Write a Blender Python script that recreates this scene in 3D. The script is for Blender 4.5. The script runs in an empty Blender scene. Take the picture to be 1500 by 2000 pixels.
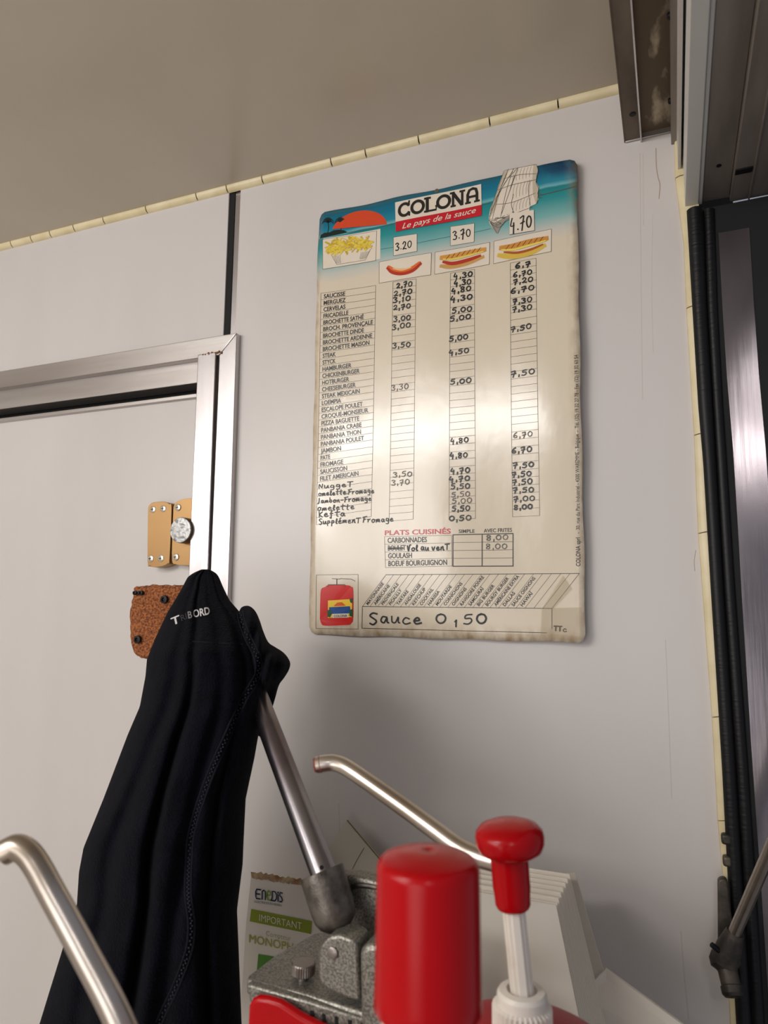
import bpy, bmesh, math, random
import numpy as np
from mathutils import Vector, Matrix
from mathutils.bvhtree import BVHTree
random.seed(7)
S = bpy.context.scene
COL = S.collection
# ------------------------------------------------------------------ camera
F = 1365.0                                   # focal length in pixels of the 1500 x 2000 frame
CZ = 1.435                                   # eye height; end wall is the plane y = 0, camera at y = -1
def _basis():
    vh = np.array([-3330., 145., F]); w = np.array([(F*F-145*10500)/3330, -10500., F]); w /= np.linalg.norm(w)
    x = -vh/np.linalg.norm(vh); x -= w*x.dot(w); x /= np.linalg.norm(x)
    return np.array([x, np.cross(w, x), w])
RM = _basis()
CAM = np.array([0., -1., CZ])
cd = bpy.data.cameras.new('camera'); cam = bpy.data.objects.new('camera', cd); COL.objects.link(cam)
M4 = Matrix.Identity(4)
for i in range(3):
    M4[i][0] = RM[i][0]; M4[i][1] = -RM[i][1]; M4[i][2] = -RM[i][2]; M4[i][3] = CAM[i]
cam.matrix_world = M4
cd.sensor_width = 36.0; cd.lens = F*36/2000.0; cd.clip_start = 0.01
cd.dof.use_dof = True; cd.dof.focus_distance = 1.05; cd.dof.aperture_fstop = cd.lens/3.0
S.camera = cam
# ------------------------------------------------------------------ world, lights, exposure
S.view_settings.view_transform = 'Standard'; S.view_settings.look = 'None'
S.view_settings.gamma = 1.0; S.view_settings.use_curve_mapping = False
S.view_settings.exposure = 0.0
wd = bpy.data.worlds.new('night'); S.world = wd; wd.use_nodes = True
wd.node_tree.nodes['Background'].inputs[0].default_value = (0.05, 0.052, 0.06, 1)
wd.node_tree.nodes['Background'].inputs[1].default_value = 5.0
def area(name, loc, target, sx, sy, power, col):
    l = bpy.data.lights.new(name, 'AREA'); l.shape = 'RECTANGLE'; l.size = sx; l.size_y = sy
    l.energy = power; l.color = col
    o = bpy.data.objects.new(name, l); COL.objects.link(o); o.location = loc
    o.rotation_euler = (Vector(target)-Vector(loc)).to_track_quat('-Z', 'Y').to_euler()
    return o
area('ceiling_lamp', (-1.0, -1.75, CZ+0.70), (-0.8, -0.6, CZ-0.3), 0.60, 0.16, 8.0, (1.0, 0.98, 0.968))
area('left_wall_lamp', (-1.88, -1.95, CZ+0.50), (-0.7, -0.2, CZ-0.1), 0.85, 0.36, 8.0, (1.0, 0.98, 0.968))
area('rear_soft_fill', (-1.75, -2.9, CZ+0.66), (-0.3, -0.4, CZ-0.2), 0.9, 1.3, 31.0, (1.0, 0.98, 0.968))  # added fill, no actual fitting: broad soft light from behind the camera
area('hatch_lamp', (.325, -2.0, CZ+.93), (0.1, 0.0, CZ+.31), .13, .19, 1.6, (1.0, 0.96, 0.93))
area('hatch_lamp', (.335, -2.0, CZ+.60), (0.1, 0.0, CZ+.20), .15, .13, 1.8, (1.0, 0.96, 0.93))
bl = bpy.data.lights.new('low_rear_fill', 'POINT'); bl.shadow_soft_size = .72; bl.energy = 46; bl.color = (1.0, 0.98, 0.968)  # added fill, no actual bulb: lifts the low and right-hand areas
bo = bpy.data.objects.new('low_rear_fill', bl); COL.objects.link(bo); bo.location = (-.4, -2.8, CZ-.4)
# ------------------------------------------------------------------ pixel -> place
def ray(px, py): return RM @ np.array([(px-750)/F, (py-1000)/F, 1.0])
def P(px, py, y=0.0):                        # on the plane parallel to the end wall, y metres from it
    d = ray(px, py); return CAM + d*((1.0+y)/d[1])
def Q(px, py, dep): return CAM + ray(px, py)*dep
def Zp(px, py, z):                           # on the horizontal plane at height z
    d = ray(px, py); return CAM + d*((z-CZ)/d[2])
def lin(c):
    return tuple([(x/255/12.92 if x/255 <= .04045 else ((x/255+.055)/1.055)**2.4) for x in c[:3]]+[1])
# ------------------------------------------------------------------ materials
def mat(name, col, rough=.5, metal=0., spec=.5, coat=0., col2=None, nscale=8., nlo=.4, nhi=.65, stretch=(1,1,1),
        bump=0., bscale=80., bstretch=(1,1,1), bdist=.001, sheen=0., detail=4., rvar=0., emit=0.):
    m = bpy.data.materials.new(name); m.use_nodes = True; nt = m.node_tree; b = nt.nodes['Principled BSDF']
    N = nt.nodes.new; L = nt.links.new
    b.inputs['Base Color'].default_value = lin(col); b.inputs['Roughness'].default_value = rough
    b.inputs['Metallic'].default_value = metal; b.inputs['Specular IOR Level'].default_value = spec
    b.inputs['Coat Weight'].default_value = coat; b.inputs['Coat Roughness'].default_value = .08
    b.inputs['Sheen Weight'].default_value = sheen
    if emit: b.inputs['Emission Color'].default_value = lin(col); b.inputs['Emission Strength'].default_value = emit
    tc = N('ShaderNodeTexCoord')
    def noise(scale, st, det):
        mp = N('ShaderNodeMapping'); mp.inputs['Scale'].default_value = st; L(tc.outputs['Object'], mp.inputs['Vector'])
        n = N('ShaderNodeTexNoise'); n.inputs['Scale'].default_value = scale; n.inputs['Detail'].default_value = det
        L(mp.outputs[0], n.inputs['Vector']); return n
    if col2:
        n = noise(nscale, stretch, detail); r = N('ShaderNodeValToRGB')
        r.color_ramp.elements[0].position = nlo; r.color_ramp.elements[1].position = nhi
        r.color_ramp.elements[0].color = lin(col); r.color_ramp.elements[1].color = lin(col2)
        L(n.outputs['Fac'], r.inputs[0]); L(r.outputs[0], b.inputs['Base Color'])
        if rvar:
            mr = N('ShaderNodeMapRange'); mr.inputs[3].default_value = rough; mr.inputs[4].default_value = rough+rvar
            L(n.outputs['Fac'], mr.inputs[0]); L(mr.outputs[0], b.inputs['Roughness'])
    if bump:
        n = noise(bscale, bstretch, 3.); bp = N('ShaderNodeBump'); bp.inputs['Strength'].default_value = bump
        bp.inputs['Distance'].default_value = bdist; L(n.outputs['Fac'], bp.inputs['Height']); L(bp.outputs[0], b.inputs['Normal'])
        L(bp.outputs[0], b.inputs['Coat Normal'])
    return m
WALL = mat('wall_laminate', (203,197,193), .33, spec=.45, col2=(196,190,184), nscale=3., stretch=(1,1,.25), bump=.25, bscale=60, bstretch=(1,1,.04), bdist=.0006)
CEIL = mat('ceiling_laminate', (196,185,168), .26, spec=.5, col2=(188,177,160), nscale=2., bump=.15, bscale=25, bdist=.001)
CREAM = mat('cream_plastic', (220,206,168), .4, col2=(206,190,148), nscale=20)
ALU = mat('brushed_aluminium', (205,200,200), .27, metal=.95, col2=(180,174,174), nscale=14, stretch=(1,1,.1), bump=.2, bscale=180, bstretch=(1,1,.02), bdist=.0004)
ALUH = mat('brushed_aluminium_rail', (205,200,196), .3, metal=.9, col2=(175,168,164), nscale=14, stretch=(.1,1,1), bump=.2, bscale=180, bstretch=(.02,1,1), bdist=.0004)
ALUD = mat('grimy_aluminium', (120,108,95), .5, metal=.45, col2=(62,48,36), nscale=9, stretch=(1.5,.5,1), bump=.5, bscale=120, bdist=.0008, detail=8., nlo=.35, nhi=.7)
ALUS = mat('stained_aluminium', (96,80,62), .6, metal=.3, col2=(184,170,145), nscale=22, stretch=(1.5,.5,1), bump=.6, bscale=150, bdist=.001, detail=10., nlo=.55, nhi=.66)
WHITEP = mat('white_lacquered_profile', (205,203,196), .4)
GREYP = mat('grey_header_metal', (150,141,132), .42, metal=.35, col2=(104,96,88), nscale=5, stretch=(3,.4,1), bump=.2, bscale=90, bstretch=(1,.03,1))
STEELP = mat('scuffed_stainless_panel', (140,133,136), .2, metal=.95, col2=(100,94,98), nscale=9, stretch=(1,1,.4), bump=.25, bscale=140, bstretch=(1,1,.05), bdist=.0004)
RUBBER = mat('black_rubber', (8,8,9), .5, spec=.35, bump=.6, bscale=40, bstretch=(.3,.3,6), bdist=.001)
BLACK = mat('black_gap', (6,6,6), .8)
STEEL = mat('polished_steel_tube', (205,196,186), .3, metal=1., col2=(180,168,155), nscale=20, bump=.05, bscale=90)
RODM = mat('steel_lever_tube', (150,146,150), .25, metal=.95, col2=(110,100,105), nscale=10, stretch=(1,1,.3), bump=.08, bscale=90)
RUST = mat('rusty_tube_end', (120,52,30), .7, bump=.6, bscale=200)
HAMMER = mat('hammered_grey_cast_metal', (150,147,137), .38, metal=.6, col2=(104,101,94), nscale=560., nlo=.40, nhi=.62, bump=.7, bscale=520., bdist=.0006, detail=2.)
HAMMERD = mat('darkened_cast_metal', (112,106,98), .4, metal=.6, col2=(52,46,42), nscale=60., nlo=.38, nhi=.66, bump=.6, bscale=520., bdist=.0005, detail=5.)
KNURL = mat('knurled_steel', (150,142,136), .35, metal=.9, bump=.3, bscale=300)
RED = mat('red_plastic', (172,5,13), .24, spec=.22, col2=(164,4,12), nscale=12)
REDB = mat('red_bottle_plastic', (164,14,26), .45, spec=.4, col2=(150,12,24), nscale=9)
WHITEPL = mat('white_plastic', (222,214,202), .42, col2=(196,178,150), nscale=28, nlo=.5, nhi=.8)
FLEECE = mat('dark_navy_fleece', (9,10,18), .95, spec=.05, sheen=.02, col2=(6,7,12), nscale=60, bump=1., bscale=420, bdist=.002)
FLEECE2 = mat('dark_navy_piping', (14,15,26), .85, spec=.2, bump=.6, bscale=500)
ZIP = mat('zip_teeth', (34,35,44), .45, spec=.5)
BRONZE = mat('bronze_lacquer', (166,128,78), .36, metal=.45, col2=(158,120,72), nscale=10)
SCREW = mat('zinc_screw', (215,205,190), .3, metal=.8)
DARKSCREW = mat('blackened_screw', (22,20,24), .5, metal=.5)
CHIP = mat('raw_chipboard', (172,104,56), .9, col2=(100,50,26), nscale=230, nlo=.38, nhi=.62, bump=1., bscale=260, bdist=.004, stretch=(1,1,1.2), detail=6)
PAPER = mat('white_card', (214,206,194), .6, col2=(200,190,174), nscale=7)
PAPERE = mat('white_card_edges', (222,212,196), .7)
LEAF = mat('leaflet_paper', (236,230,220), .5)
DKMETAL = mat('dark_strut_metal', (56,52,48), .5, metal=.6, col2=(92,84,74), nscale=40, bump=.4, bscale=160)
FLOORM = mat('grey_vinyl_floor', (176,170,162), .6)
COUNTER = mat('stainless_counter', (110,108,106), .35, metal=.9)
def flat(name, col, rough=.3, spec=.4): return mat(name, col, rough, spec=spec)
# ------------------------------------------------------------------ objects
def put(o, parent=None):
    COL.objects.link(o)
    if parent is not None: o.parent = parent
    return o
def empty(name, loc):
    o = bpy.data.objects.new(name, None); COL.objects.link(o); o.location = loc; o.empty_display_size = .02
    return o
def tag(o, label=None, cat=None, group=None, kind=None):
    if label: o['label'] = label
    if cat: o['category'] = cat
    if group: o['group'] = group
    if kind: o['kind'] = kind
    return o
class MB:
    def __init__(s): s.v = []; s.f = []
    def add(s, vs, fs):
        n = len(s.v); s.v += [tuple(map(float, v)) for v in vs]; s.f += [tuple(i+n for i in f) for f in fs]; return s
    def box(s, x0, x1, y0, y1, z0, z1):
        vs = [(x, y, z) for x in (x0, x1) for y in (y0, y1) for z in (z0, z1)]
        return s.add(vs, [(0,1,3,2),(4,6,7,5),(0,4,5,1),(2,3,7,6),(0,2,6,4),(1,5,7,3)])
    def prism(s, pts, vec):                  # closed polygon pushed along vec
        n = len(pts); vec = np.array(vec, float)
        vs = [np.array(p, float) for p in pts] + [np.array(p, float)+vec for p in pts]
        return s.add(vs, [tuple(range(n)), tuple(range(2*n-1, n-1, -1))] + [(i, (i+1) % n, (i+1) % n+n, i+n) for i in range(n)])
    def tube(s, pts, rad, n=20, cap=True):
        pts = [Vector(p) for p in pts]
        if not hasattr(rad, '__len__'): rad = [rad]*len(pts)
        t0 = (pts[1]-pts[0]).normalized(); a = t0.orthogonal().normalized(); vs = []
        for i, p in enumerate(pts):
            t = (pts[min(i+1, len(pts)-1)]-pts[max(i-1, 0)]).normalized()
            a = (a - t*a.dot(t)).normalized(); b = t.cross(a)
            for k in range(n):
                q = 2*math.pi*k/n; vs.append(p+(a*math.cos(q)+b*math.sin(q))*rad[i])
        fs = [(i*n+k, i*n+(k+1) % n, (i+1)*n+(k+1) % n, (i+1)*n+k) for i in range(len(pts)-1) for k in range(n)]
        if cap: fs += [tuple(range(n-1, -1, -1)), tuple(range((len(pts)-1)*n, len(pts)*n))]
        return s.add(vs, fs)
    def lathe(s, base, axis, prof, n=48, rib=None):   # prof: (radius, height) pairs
        base = Vector(base); ax = Vector(axis).normalized(); a = ax.orthogonal().normalized(); b = ax.cross(a); vs = []
        for (r, h) in prof:
            for k in range(n):
                q = 2*math.pi*k/n; rr = r
                if rib and rib[0] <= h <= rib[1]: rr = r + (rib[2] if (k % 2) else 0)
                vs.append(base+ax*h+(a*math.cos(q)+b*math.sin(q))*rr)
        fs = [(i*n+k, i*n+(k+1) % n, (i+1)*n+(k+1) % n, (i+1)*n+k) for i in range(len(prof)-1) for k in range(n)]
        fs += [tuple(range(n-1, -1, -1)), tuple(range((len(prof)-1)*n, len(prof)*n))]
        return s.add(vs, fs)
    def build(s, name, m, parent=None, smooth=False, bevel=0., seg=2, origin=None, angle=40, fix=True):
        me = bpy.data.meshes.new(name)
        if parent is not None and origin is None: off = Vector(parent.matrix_basis.translation) if parent.parent is None else (Vector(parent.matrix_basis.translation)+Vector(parent.parent.matrix_basis.translation))
        else: off = Vector(origin) if origin is not None else Vector((0,0,0))
        me.from_pydata([Vector(v)-off for v in s.v], [], s.f)
        if fix:
            bm = bmesh.new(); bm.from_mesh(me); bmesh.ops.recalc_face_normals(bm, faces=bm.faces); bm.to_mesh(me); bm.free()
        me.materials.append(m)
        if smooth or bevel:
            for p in me.polygons: p.use_smooth = True
            me.set_sharp_from_angle(angle=math.radians(angle))
        o = bpy.data.objects.new(name, me); put(o, parent)
        if parent is None: o.location = off
        if bevel:
            b = o.modifiers.new('bevel', 'BEVEL'); b.width = bevel; b.segments = seg; b.limit_method = 'ANGLE'; b.angle_limit = math.radians(35)
            b.harden_normals = False
        return o
def smooth_path(pts, k=8):                   # Catmull-Rom through the points
    pts = [np.array(p, float) for p in pts]; q = [2*pts[0]-pts[1]]+pts+[2*pts[-1]-pts[-2]]; out = []
    for i in range(1, len(q)-2):
        for j in range(k):
            t = j/k; a, b, c, d = q[i-1:i+3]
            out.append(.5*((2*b)+(c-a)*t+(2*a-5*b+4*c-d)*t*t+(3*b-a-3*c+d)*t**3))
    out.append(pts[-1]); return out
# ================================================================== THE SETTING
ZC = CZ+.757
tag(MB().box(-2.3, .035, -4.2, .06, ZC, ZC+.03).build('ceiling', CEIL), kind='structure')
tag(MB().box(-2.3, .9, -4.2, .06, -.03, 0).build('floor', FLOORM), kind='structure')
tag(MB().box(-2.34, -2.3, -4.2, .06, 0, ZC).build('wall_left', WALL), kind='structure')
tag(MB().box(-2.3, .06, -4.24, -4.2, 0, ZC).build('wall_rear', WALL), kind='structure')
tag(MB().box(.03, .07, -4.2, -.02, 0, CZ-.66).build('wall_right', WALL), kind='structure')
# end wall: backing, main panel right of the seam, panel above the door
wb = MB().box(-2.3, .1, .045, .06, 0, ZC).build('wall_back', BLACK); tag(wb, kind='structure')
MB().box(-.704, .05, 0, .045, 0, CZ+.7572).build('wall_panel', WALL, wb, bevel=.0008)
MB().box(-2.3, -.729, 0, .045, CZ+.46, CZ+.7572).build('wall_panel', WALL, wb, bevel=.0008)
MB().box(-.7292, -.7172, .0025, .044, CZ+.469, CZ+.752).build('seam_shade_strip', BLACK, wb)  # black strip added to paint the shade inside the open seam
MB().box(-.7175, -.7045, .004, .03, CZ+.468, CZ+.752).build('seam_strip', ALU, wb, bevel=.001)
# cove trim under the ceiling, in short cut pieces
jx = [27,66,103,149,207,290,388,447,516,650,717,820,958,1091]
def zray_x(px, z):                           # x on the wall where image column px meets height z
    lo, hi = 0., 1100.
    for _ in range(40):
        m = (lo+hi)/2
        if P(px, m)[2] > z: lo = m
        else: hi = m
    return P(px, lo)[0]
xs = [-2.3, -1.9, -1.6] + [zray_x(p, CZ+.755) for p in jx] + [.03]
t1 = empty('trim_1', (-1., 0, ZC)); tag(t1, kind='structure')
def cove(x0, x1, parent, name='cove_piece'):
    prof = [(0,0), (-.009,0), (-.0090,-.0015), (-.0080,-.0045), (-.0060,-.0075), (-.0032,-.0098), (0,-.0108)]
    MB().prism([(x0, y, ZC+z) for y, z in prof], (x1-x0, 0, 0)).build(name, CREAM, parent, smooth=True)
MB().box(-2.3, .02, -.0046, .0, ZC-.0078, ZC).build('dark_backing', BLACK, t1)
for a, b in zip(xs[:-1], xs[1:]): cove(a+.0011, b-.0011, t1)
# black backing strip shows as dark joints between the cove pieces
# cream corner trim, right edge of the end wall
t2 = empty('trim_2', (.03, 0, CZ)); tag(t2, kind='structure')
edgeL = [(1316,240),(1318,350),(1335,480),(1340,605),(1355,852),(1363,1043),(1390,1400),(1401,1600),(1412,1720),(1426,2000),(1440,2200)]
jy = [240,352,605,852,1043,1400,1601,1720,2010,2200]
def ex(y, tab):
    return float(np.interp(y, [t[1] for t in tab], [t[0] for t in tab]))
for a, b in zip(jy[:-1], jy[1:]):
    ys = np.linspace(a+1.0, b-1.0, 5)
    w = [P(ex(y, edgeL), y, -.001) for y in ys]; r = [P(ex(y, edgeL)+38, y-7, -.001) for y in ys]
    m = MB(); n = len(ys); vs = []
    for i in range(n):
        A, B = w[i], r[i]
        for u, h in ((0,.0),(0.03,.006),(.25,.010),(.6,.010),(1,.010),(1,0)):
            q = A+(B-A)*u; q = q.copy(); q[1] = -h; vs.append(q)
    fs = [(i*6+k, i*6+k+1, (i+1)*6+k+1, (i+1)*6+k) for i in range(n-1) for k in range(5)]
    fs += [tuple(range(6)), tuple(range((n-1)*6, n*6))]
    m.add(vs, fs).build('corner_trim_piece', CREAM, t2, smooth=True)
# rust and grease drips on the wall below the header channel
STAIN = mat('rust_drip', (176,146,108), .6)
STAIN.node_tree.nodes['Principled BSDF'].inputs['Alpha'].default_value = .5
FAINT = mat('faint_grease_drip', (188,176,150), .6)
FAINT.node_tree.nodes['Principled BSDF'].inputs['Alpha'].default_value = .13
class WallSurf:
    def px2(s, px, py): q = P(px, py); return np.array([q[0], q[2]])
    def to3(s, a, e): return (a[0], -e, a[1])
WS = WallSurf()
def ribbon(mb, surf, pts2, w, eps, closed=False):
    n = len(pts2)
    if n < 2: return
    vs = []
    ws = w if hasattr(w, '__len__') else [w]*n
    for i in range(n):
        if closed: d = pts2[(i+1) % n]-pts2[(i-1) % n]
        else: d = pts2[min(i+1, n-1)]-pts2[max(i-1, 0)]
        l = np.hypot(*d)
        d = d/l if l > 1e-9 else np.array([1., 0])
        nn = np.array([-d[1], d[0]])*ws[i]/2; e = d*0
        if not closed and i == 0: e = -d*ws[i]*.35
        if not closed and i == n-1: e = d*ws[i]*.35
        vs += [surf.to3(pts2[i]+nn+e, eps), surf.to3(pts2[i]-nn+e, eps)]
    m = n if closed else n-1
    mb.add(vs, [(2*i, 2*i+1, 2*((i+1) % n)+1, 2*((i+1) % n)) for i in range(m)])
for pts, wdt, mm in [([(1281,290),(1282,325),(1285,345),(1289,362),(1287,388)], .0013, STAIN), ([(1250,300),(1252,520),(1255,780)], .0012, FAINT),
                     ([(1256,300),(1257,440)], .0010, FAINT), ([(1300,1250),(1306,1400),(1312,1560)], .0012, FAINT), ([(1330,1820),(1336,1900),(1345,1990)], .0015, FAINT),
                     ([(1275,420),(1273,560),(1276,690)], .0008, FAINT), ([(1359,1075),(1356,1095),(1357,1115)], .0008, STAIN), ([(662,1570),(664,1640)], .0015, FAINT)]:
    mb = MB(); ribbon(mb, WS, smooth_path([WS.px2(*p) for p in pts], 5), wdt, .0003)
    mb.build('grease_drip', mm, wb, fix=False)
# header of the serving hatch: open channel, white profile, grey metal, all running towards the camera
zb = CZ+.668
hb = empty('trim_3', (0, 0, zb)); tag(hb, kind='structure')
Y1 = -2.6
MB().box(-.039, -.0185, Y1, -.001, zb, zb+.003).build('channel_flange', ALUD, hb)
MB().box(-.0185, -.0165, Y1, .0, zb-.006, zb+.003).build('channel_lip', ALU, hb)
MB().box(-.0165, .029, Y1, -.001, zb+.006, zb+.009).build('channel_web', ALUS, hb)
MB().box(-.0405, -.039, Y1, -.001, zb-.001, ZC-.001).build('channel_side', ALUD, hb)
MB().box(-.039, .029, -.004, -.0015, zb-.002, zb+.0075).build('channel_end_edge', ALUH, hb, bevel=.0005)
MB().box(.022, .029, Y1, -.001, zb-.02, zb+.006).build('channel_inner_wall', GREYP, hb)
for px, py in ((1236,223),):
    c = Zp(px, py, zb); MB().lathe((c[0], c[1], zb-.0012), (0,0,1), [(.0036,0),(.0046,.0006),(.0046,.002)], 20).build('screw_hole', DARKSCREW, hb)
for px, py in ((1327,38),(1322,205)):
    c = Zp(px, py, zb-.016); MB().lathe((.0222, c[1], zb-.008), (-1,0,0), [(.004,0),(.004,.002),(.0025,.0035)], 16).build('screw_head', DARKSCREW, hb, smooth=True)
zw = CZ+.546
MB().box(.029, .0325, Y1, -.003, CZ+.603, zb).build('header_board', WALL, hb)
MB().box(.0355, .0525, Y1, -.0005, zw, zw+.12).build('white_profile', WHITEP, hb, bevel=.001)
MB().box(.0525, .0575, Y1, -.0005, zw+.004, zw+.12).build('profile_flange', WHITEP, hb, bevel=.001)
MB().box(.0575, .0915, Y1, -.002, zw+.006, zw+.02).build('grey_header_plate', GREYP, hb, bevel=.001)
MB().box(.0915, .19, Y1, -.002, zw-.002, zw+.02).build('outer_header_plate', GREYP, hb, bevel=.002)
MB().box(.1135, .1150, Y1, -.002, zw-.005, zw-.002).build('header_rib', GREYP, hb)
for px, py in ((1404,323),): 
    c = Zp(px, py, zw+.006); MB().lathe((c[0], c[1], zw+.005), (0,0,1), [(.003,0),(.003,.0015)], 16).build('screw_hole', DARKSCREW, hb)
c = Zp(1446, 334, zw-.002); MB().box(c[0]-.006, c[0]+.014, c[1]-.006, c[1]+.006, zw-.0035, zw-.0015).build('latch_slot', DARKSCREW, hb, bevel=.002)
# jamb: ribbed rubber seal, smooth seal, black web, stainless panel
jb = empty('trim_4', (.08, 0, CZ)); tag(jb, kind='structure')
def vstrip(px0, px1, y, mb=None, yend=-.0, depth=.03, rnd=False, name='seal', m=RUBBER, ytop=412):
    pass
def seal(tabl, tabr, y, name, m, n=60, rib=0.):
    mb = MB(); vs = []; ys = np.linspace(tabl[0][1], 2150, n)
    for i, py in enumerate(ys):
        a = P(ex(py, tabl), py, y); b = P(ex(py, tabr), py-1, y); w = b[0]-a[0]; k = 8
        for j in range(k+1):
            t = j/k; h = math.sin(math.pi*t)**.6*w*.42
            vs.append((a[0]+w*t, y-h, a[2]))
    k = 9
    fs = [(i*k+j, i*k+j+1, (i+1)*k+j+1, (i+1)*k+j) for i in range(n-1) for j in range(k-1)]
    return mb.add(vs, fs).build(name, m, jb, smooth=True)
S1L = [(1341,412),(1352,600),(1364,800),(1373,900),(1388,1150),(1410,1500),(1423,1750),(1438,2000),(1447,2150)]
S1R = [(1374,412),(1380,600),(1392,800),(1398,900),(1413,1150),(1437,1500),(1452,1750),(1468,2000),(1477,2150)]
S2R = [(1396,412),(1402,600),(1413,800),(1420,900),(1436,1150),(1462,1500),(1478,1750),(1494,2000),(1503,2150)]
S3R = [(1401,412),(1411,600),(1424,800),(1434,900),(1448,1150),(1470,1500),(1488,1750),(1504,2000),(1513,2150)]
seal(S1L, S1R, -.016, 'ribbed_rubber_seal', RUBBER)
seal(S1R, S2R, -.012, 'rubber_seal', RUBBER)
mb = MB()
ys_ = [414]+list(np.linspace(450, 2150, 14))
jl = [P(ex(y_, S1L)+2.5, y_, -.0115) for y_ in ys_]
mb.prism([(q_[0], -.0115, q_[2]) for q_ in jl]+[(jl[-1][0], -.0115, 0), (.5, -.0115, 0), (.5, -.0115, CZ+.545)], (0, .04, 0)).build('black_jamb', BLACK, jb)
q0, q1 = P(1403,440,-.011), P(1504,2000,-.011)
STn = 12; vs = []
for i in range(STn+1):
    py = 455+(2150-455)*i/STn
    a = P(ex(py, S3R), py, -.0125); vs += [a, (a[0]+.037, -.0125, a[2])]
MB().add(vs, [(2*i, 2*i+1, 2*i+3, 2*i+2) for i in range(STn)]).build('stainless_panel', STEELP, jb)
MB().tube([Q(1344,412,1.02), Q(1352,408,1.02), Q(1362,406,1.02), Q(1372,411,1.02)], .004, 8).build('seal_end', RUBBER, jb, smooth=True)
# rubber hinge tabs on the corner
for py in (1639, 1682):
    a = P(1408 if py < 1650 else 1411, py-11, -.02); b = P(1424, py+12, -.02)
    MB().box(a[0], b[0]+.004, -.022, -.010, b[2], a[2]).build('rubber_tab', DKMETAL, jb, bevel=.003)
# door with its aluminium frame
tf = empty('trim_5', (-.7, 0, CZ)); tag(tf, kind='structure')
MB().prism([(-2.3,-.012,CZ+.432),(-.728,-.012,CZ+.432),(-.692,-.012,CZ+.468),(-2.3,-.012,CZ+.468)], (0,.02,0)).build('door_frame_head', ALUH, tf, bevel=.0012)
MB().prism([(-.727,-.012,CZ+.4315),(-.724,-.012,0),(-.684,-.012,0),(-.6915,-.012,CZ+.4675)], (0,.02,0)).build('door_frame_jamb', ALU, tf, bevel=.0012)
MB().box(-2.3, -.774, .002, .04, CZ+.392, CZ+.4325).build('inner_frame_rail', ALUH, tf, bevel=.0008)
MB().box(-.7335, -.7235, .006, .02, 0, CZ+.437).build('frame_groove', GREYP, tf)
d1 = empty('door_1', (-1.2, .03, 0)); tag(d1, kind='structure')
MB().box(-2.2, -.775, .02, .04, 0, CZ+.369).build('door_panel', WALL, d1)
MB().box(-2.2, -.772, .012, .021, CZ+.3685, CZ+.376).build('door_edge_strip', ALUH, d1, bevel=.001)
MB().prism([(-.772,-.014,CZ+.438),(-.733,-.014,CZ+.438),(-.722,-.014,0),(-.764,-.014,0)], (0,.036,0)).build('door_edge_profile', ALU, d1, bevel=.0015)
# sealant blob at the mitre
mb = MB(); random.seed(3)
for i in range(9):
    c = P(398+i*4.2+random.uniform(-2,2), 693-i*.7+random.uniform(-2,2), -.013); mb.lathe(c, (0,-1,0), [(.0022,0),(.0016,.001),(.0004,.0014)], 8)
mb.build('dirty_sealant', mat('old_sealant', (120,78,40), .8), tf, smooth=True)
# counter beneath the dispensers
ZT = CZ-.62
ct = MB().box(-.42, .028, -.93, -.03, ZT-.035, ZT).build('serving_counter', COUNTER, bevel=.002, origin=(-.4,-.5,ZT-.035))
tag(ct, 'stainless steel serving counter below the sauce dispensers', 'counter')
for x in (-.39, 0.):
    for y in (-.88, -.12):
        MB().tube([(x, y, 0), (x, y, ZT-.035)], .02, 16).build('leg', STEEL, ct, smooth=True, origin=None)
# ================================================================== MENU BOARD
XL, XR, ZB_, ZT_ = -.5395, -.1115, CZ-.0515, CZ+.664
def By(x, z):
    u = (x-XL)/(XR-XL); v = (z-ZB_)/(ZT_-ZB_)
    return -(.004 + .012*u*u + .0035*math.sin(math.pi*min(max(v,0),1))*(1-.5*u) + .0012*math.sin(9*v+3*u) + .001*math.sin(14*u+2.5*v))
class BoardSurf:
    def px2(s, px, py):
        y = -.01
        for _ in range(6):
            q = P(px, py, y); y = By(q[0], q[2])
        return np.array([q[0], q[2]])
    def to3(s, a, e): return (a[0], By(a[0], a[1])-e, a[1])
BS = BoardSurf()
board = empty('menu_board', (-.33, 0, ZB_))
tag(board, 'large glossy cream price list board with teal seaside header, on the white wall', 'menu board')
def quadmap(c, u, v):                         # c: TL TR BR BL
    return (c[0]*(1-u)+c[1]*u)*(1-v)+(c[3]*(1-u)+c[2]*u)*v
CN = [BS.px2(*p) for p in ((624,416),(1126,308),(1144,1256),(604,1239))]
nu, nv = 44, 60
def board_pt(u, v):
    q = quadmap(CN, u, v)
    # rounded, slightly worn outline
    return q
vs, fs = [], []
rc = .012
for j in range(nv+1):
    for i in range(nu+1):
        u, v = i/nu, j/nv; W_, H_ = .43, .715
        X_, Y_ = u*W_, v*H_
        # squash grid into rounded corners
        for cx_, cy_, sx, sy in ((rc,rc,-1,-1),(W_-rc,rc,1,-1),(rc,H_-rc,-1,1),(W_-rc,H_-rc,1,1)):
            dx, dy = (X_-cx_)*sx, (Y_-cy_)*sy
            if dx > 0 and dy > 0:
                m_ = max(dx, dy); l_ = math.hypot(dx, dy); k_ = m_/l_; X_ = cx_+sx*dx*k_; Y_ = cy_+sy*dy*k_
        wob = .0012*math.sin(31*v+1)*(1 if i in (0, nu) else 0)
        q = board_pt(X_/W_, Y_/H_); vs.append(BS.to3((q[0]+wob*.6, q[1]+(.0008*math.sin(23*u) if j in (0, nv) else 0)), 0))
k = nu+1
fs = [(j*k+i, (j+1)*k+i, (j+1)*k+i+1, j*k+i+1) for j in range(nv) for i in range(nu)]
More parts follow.
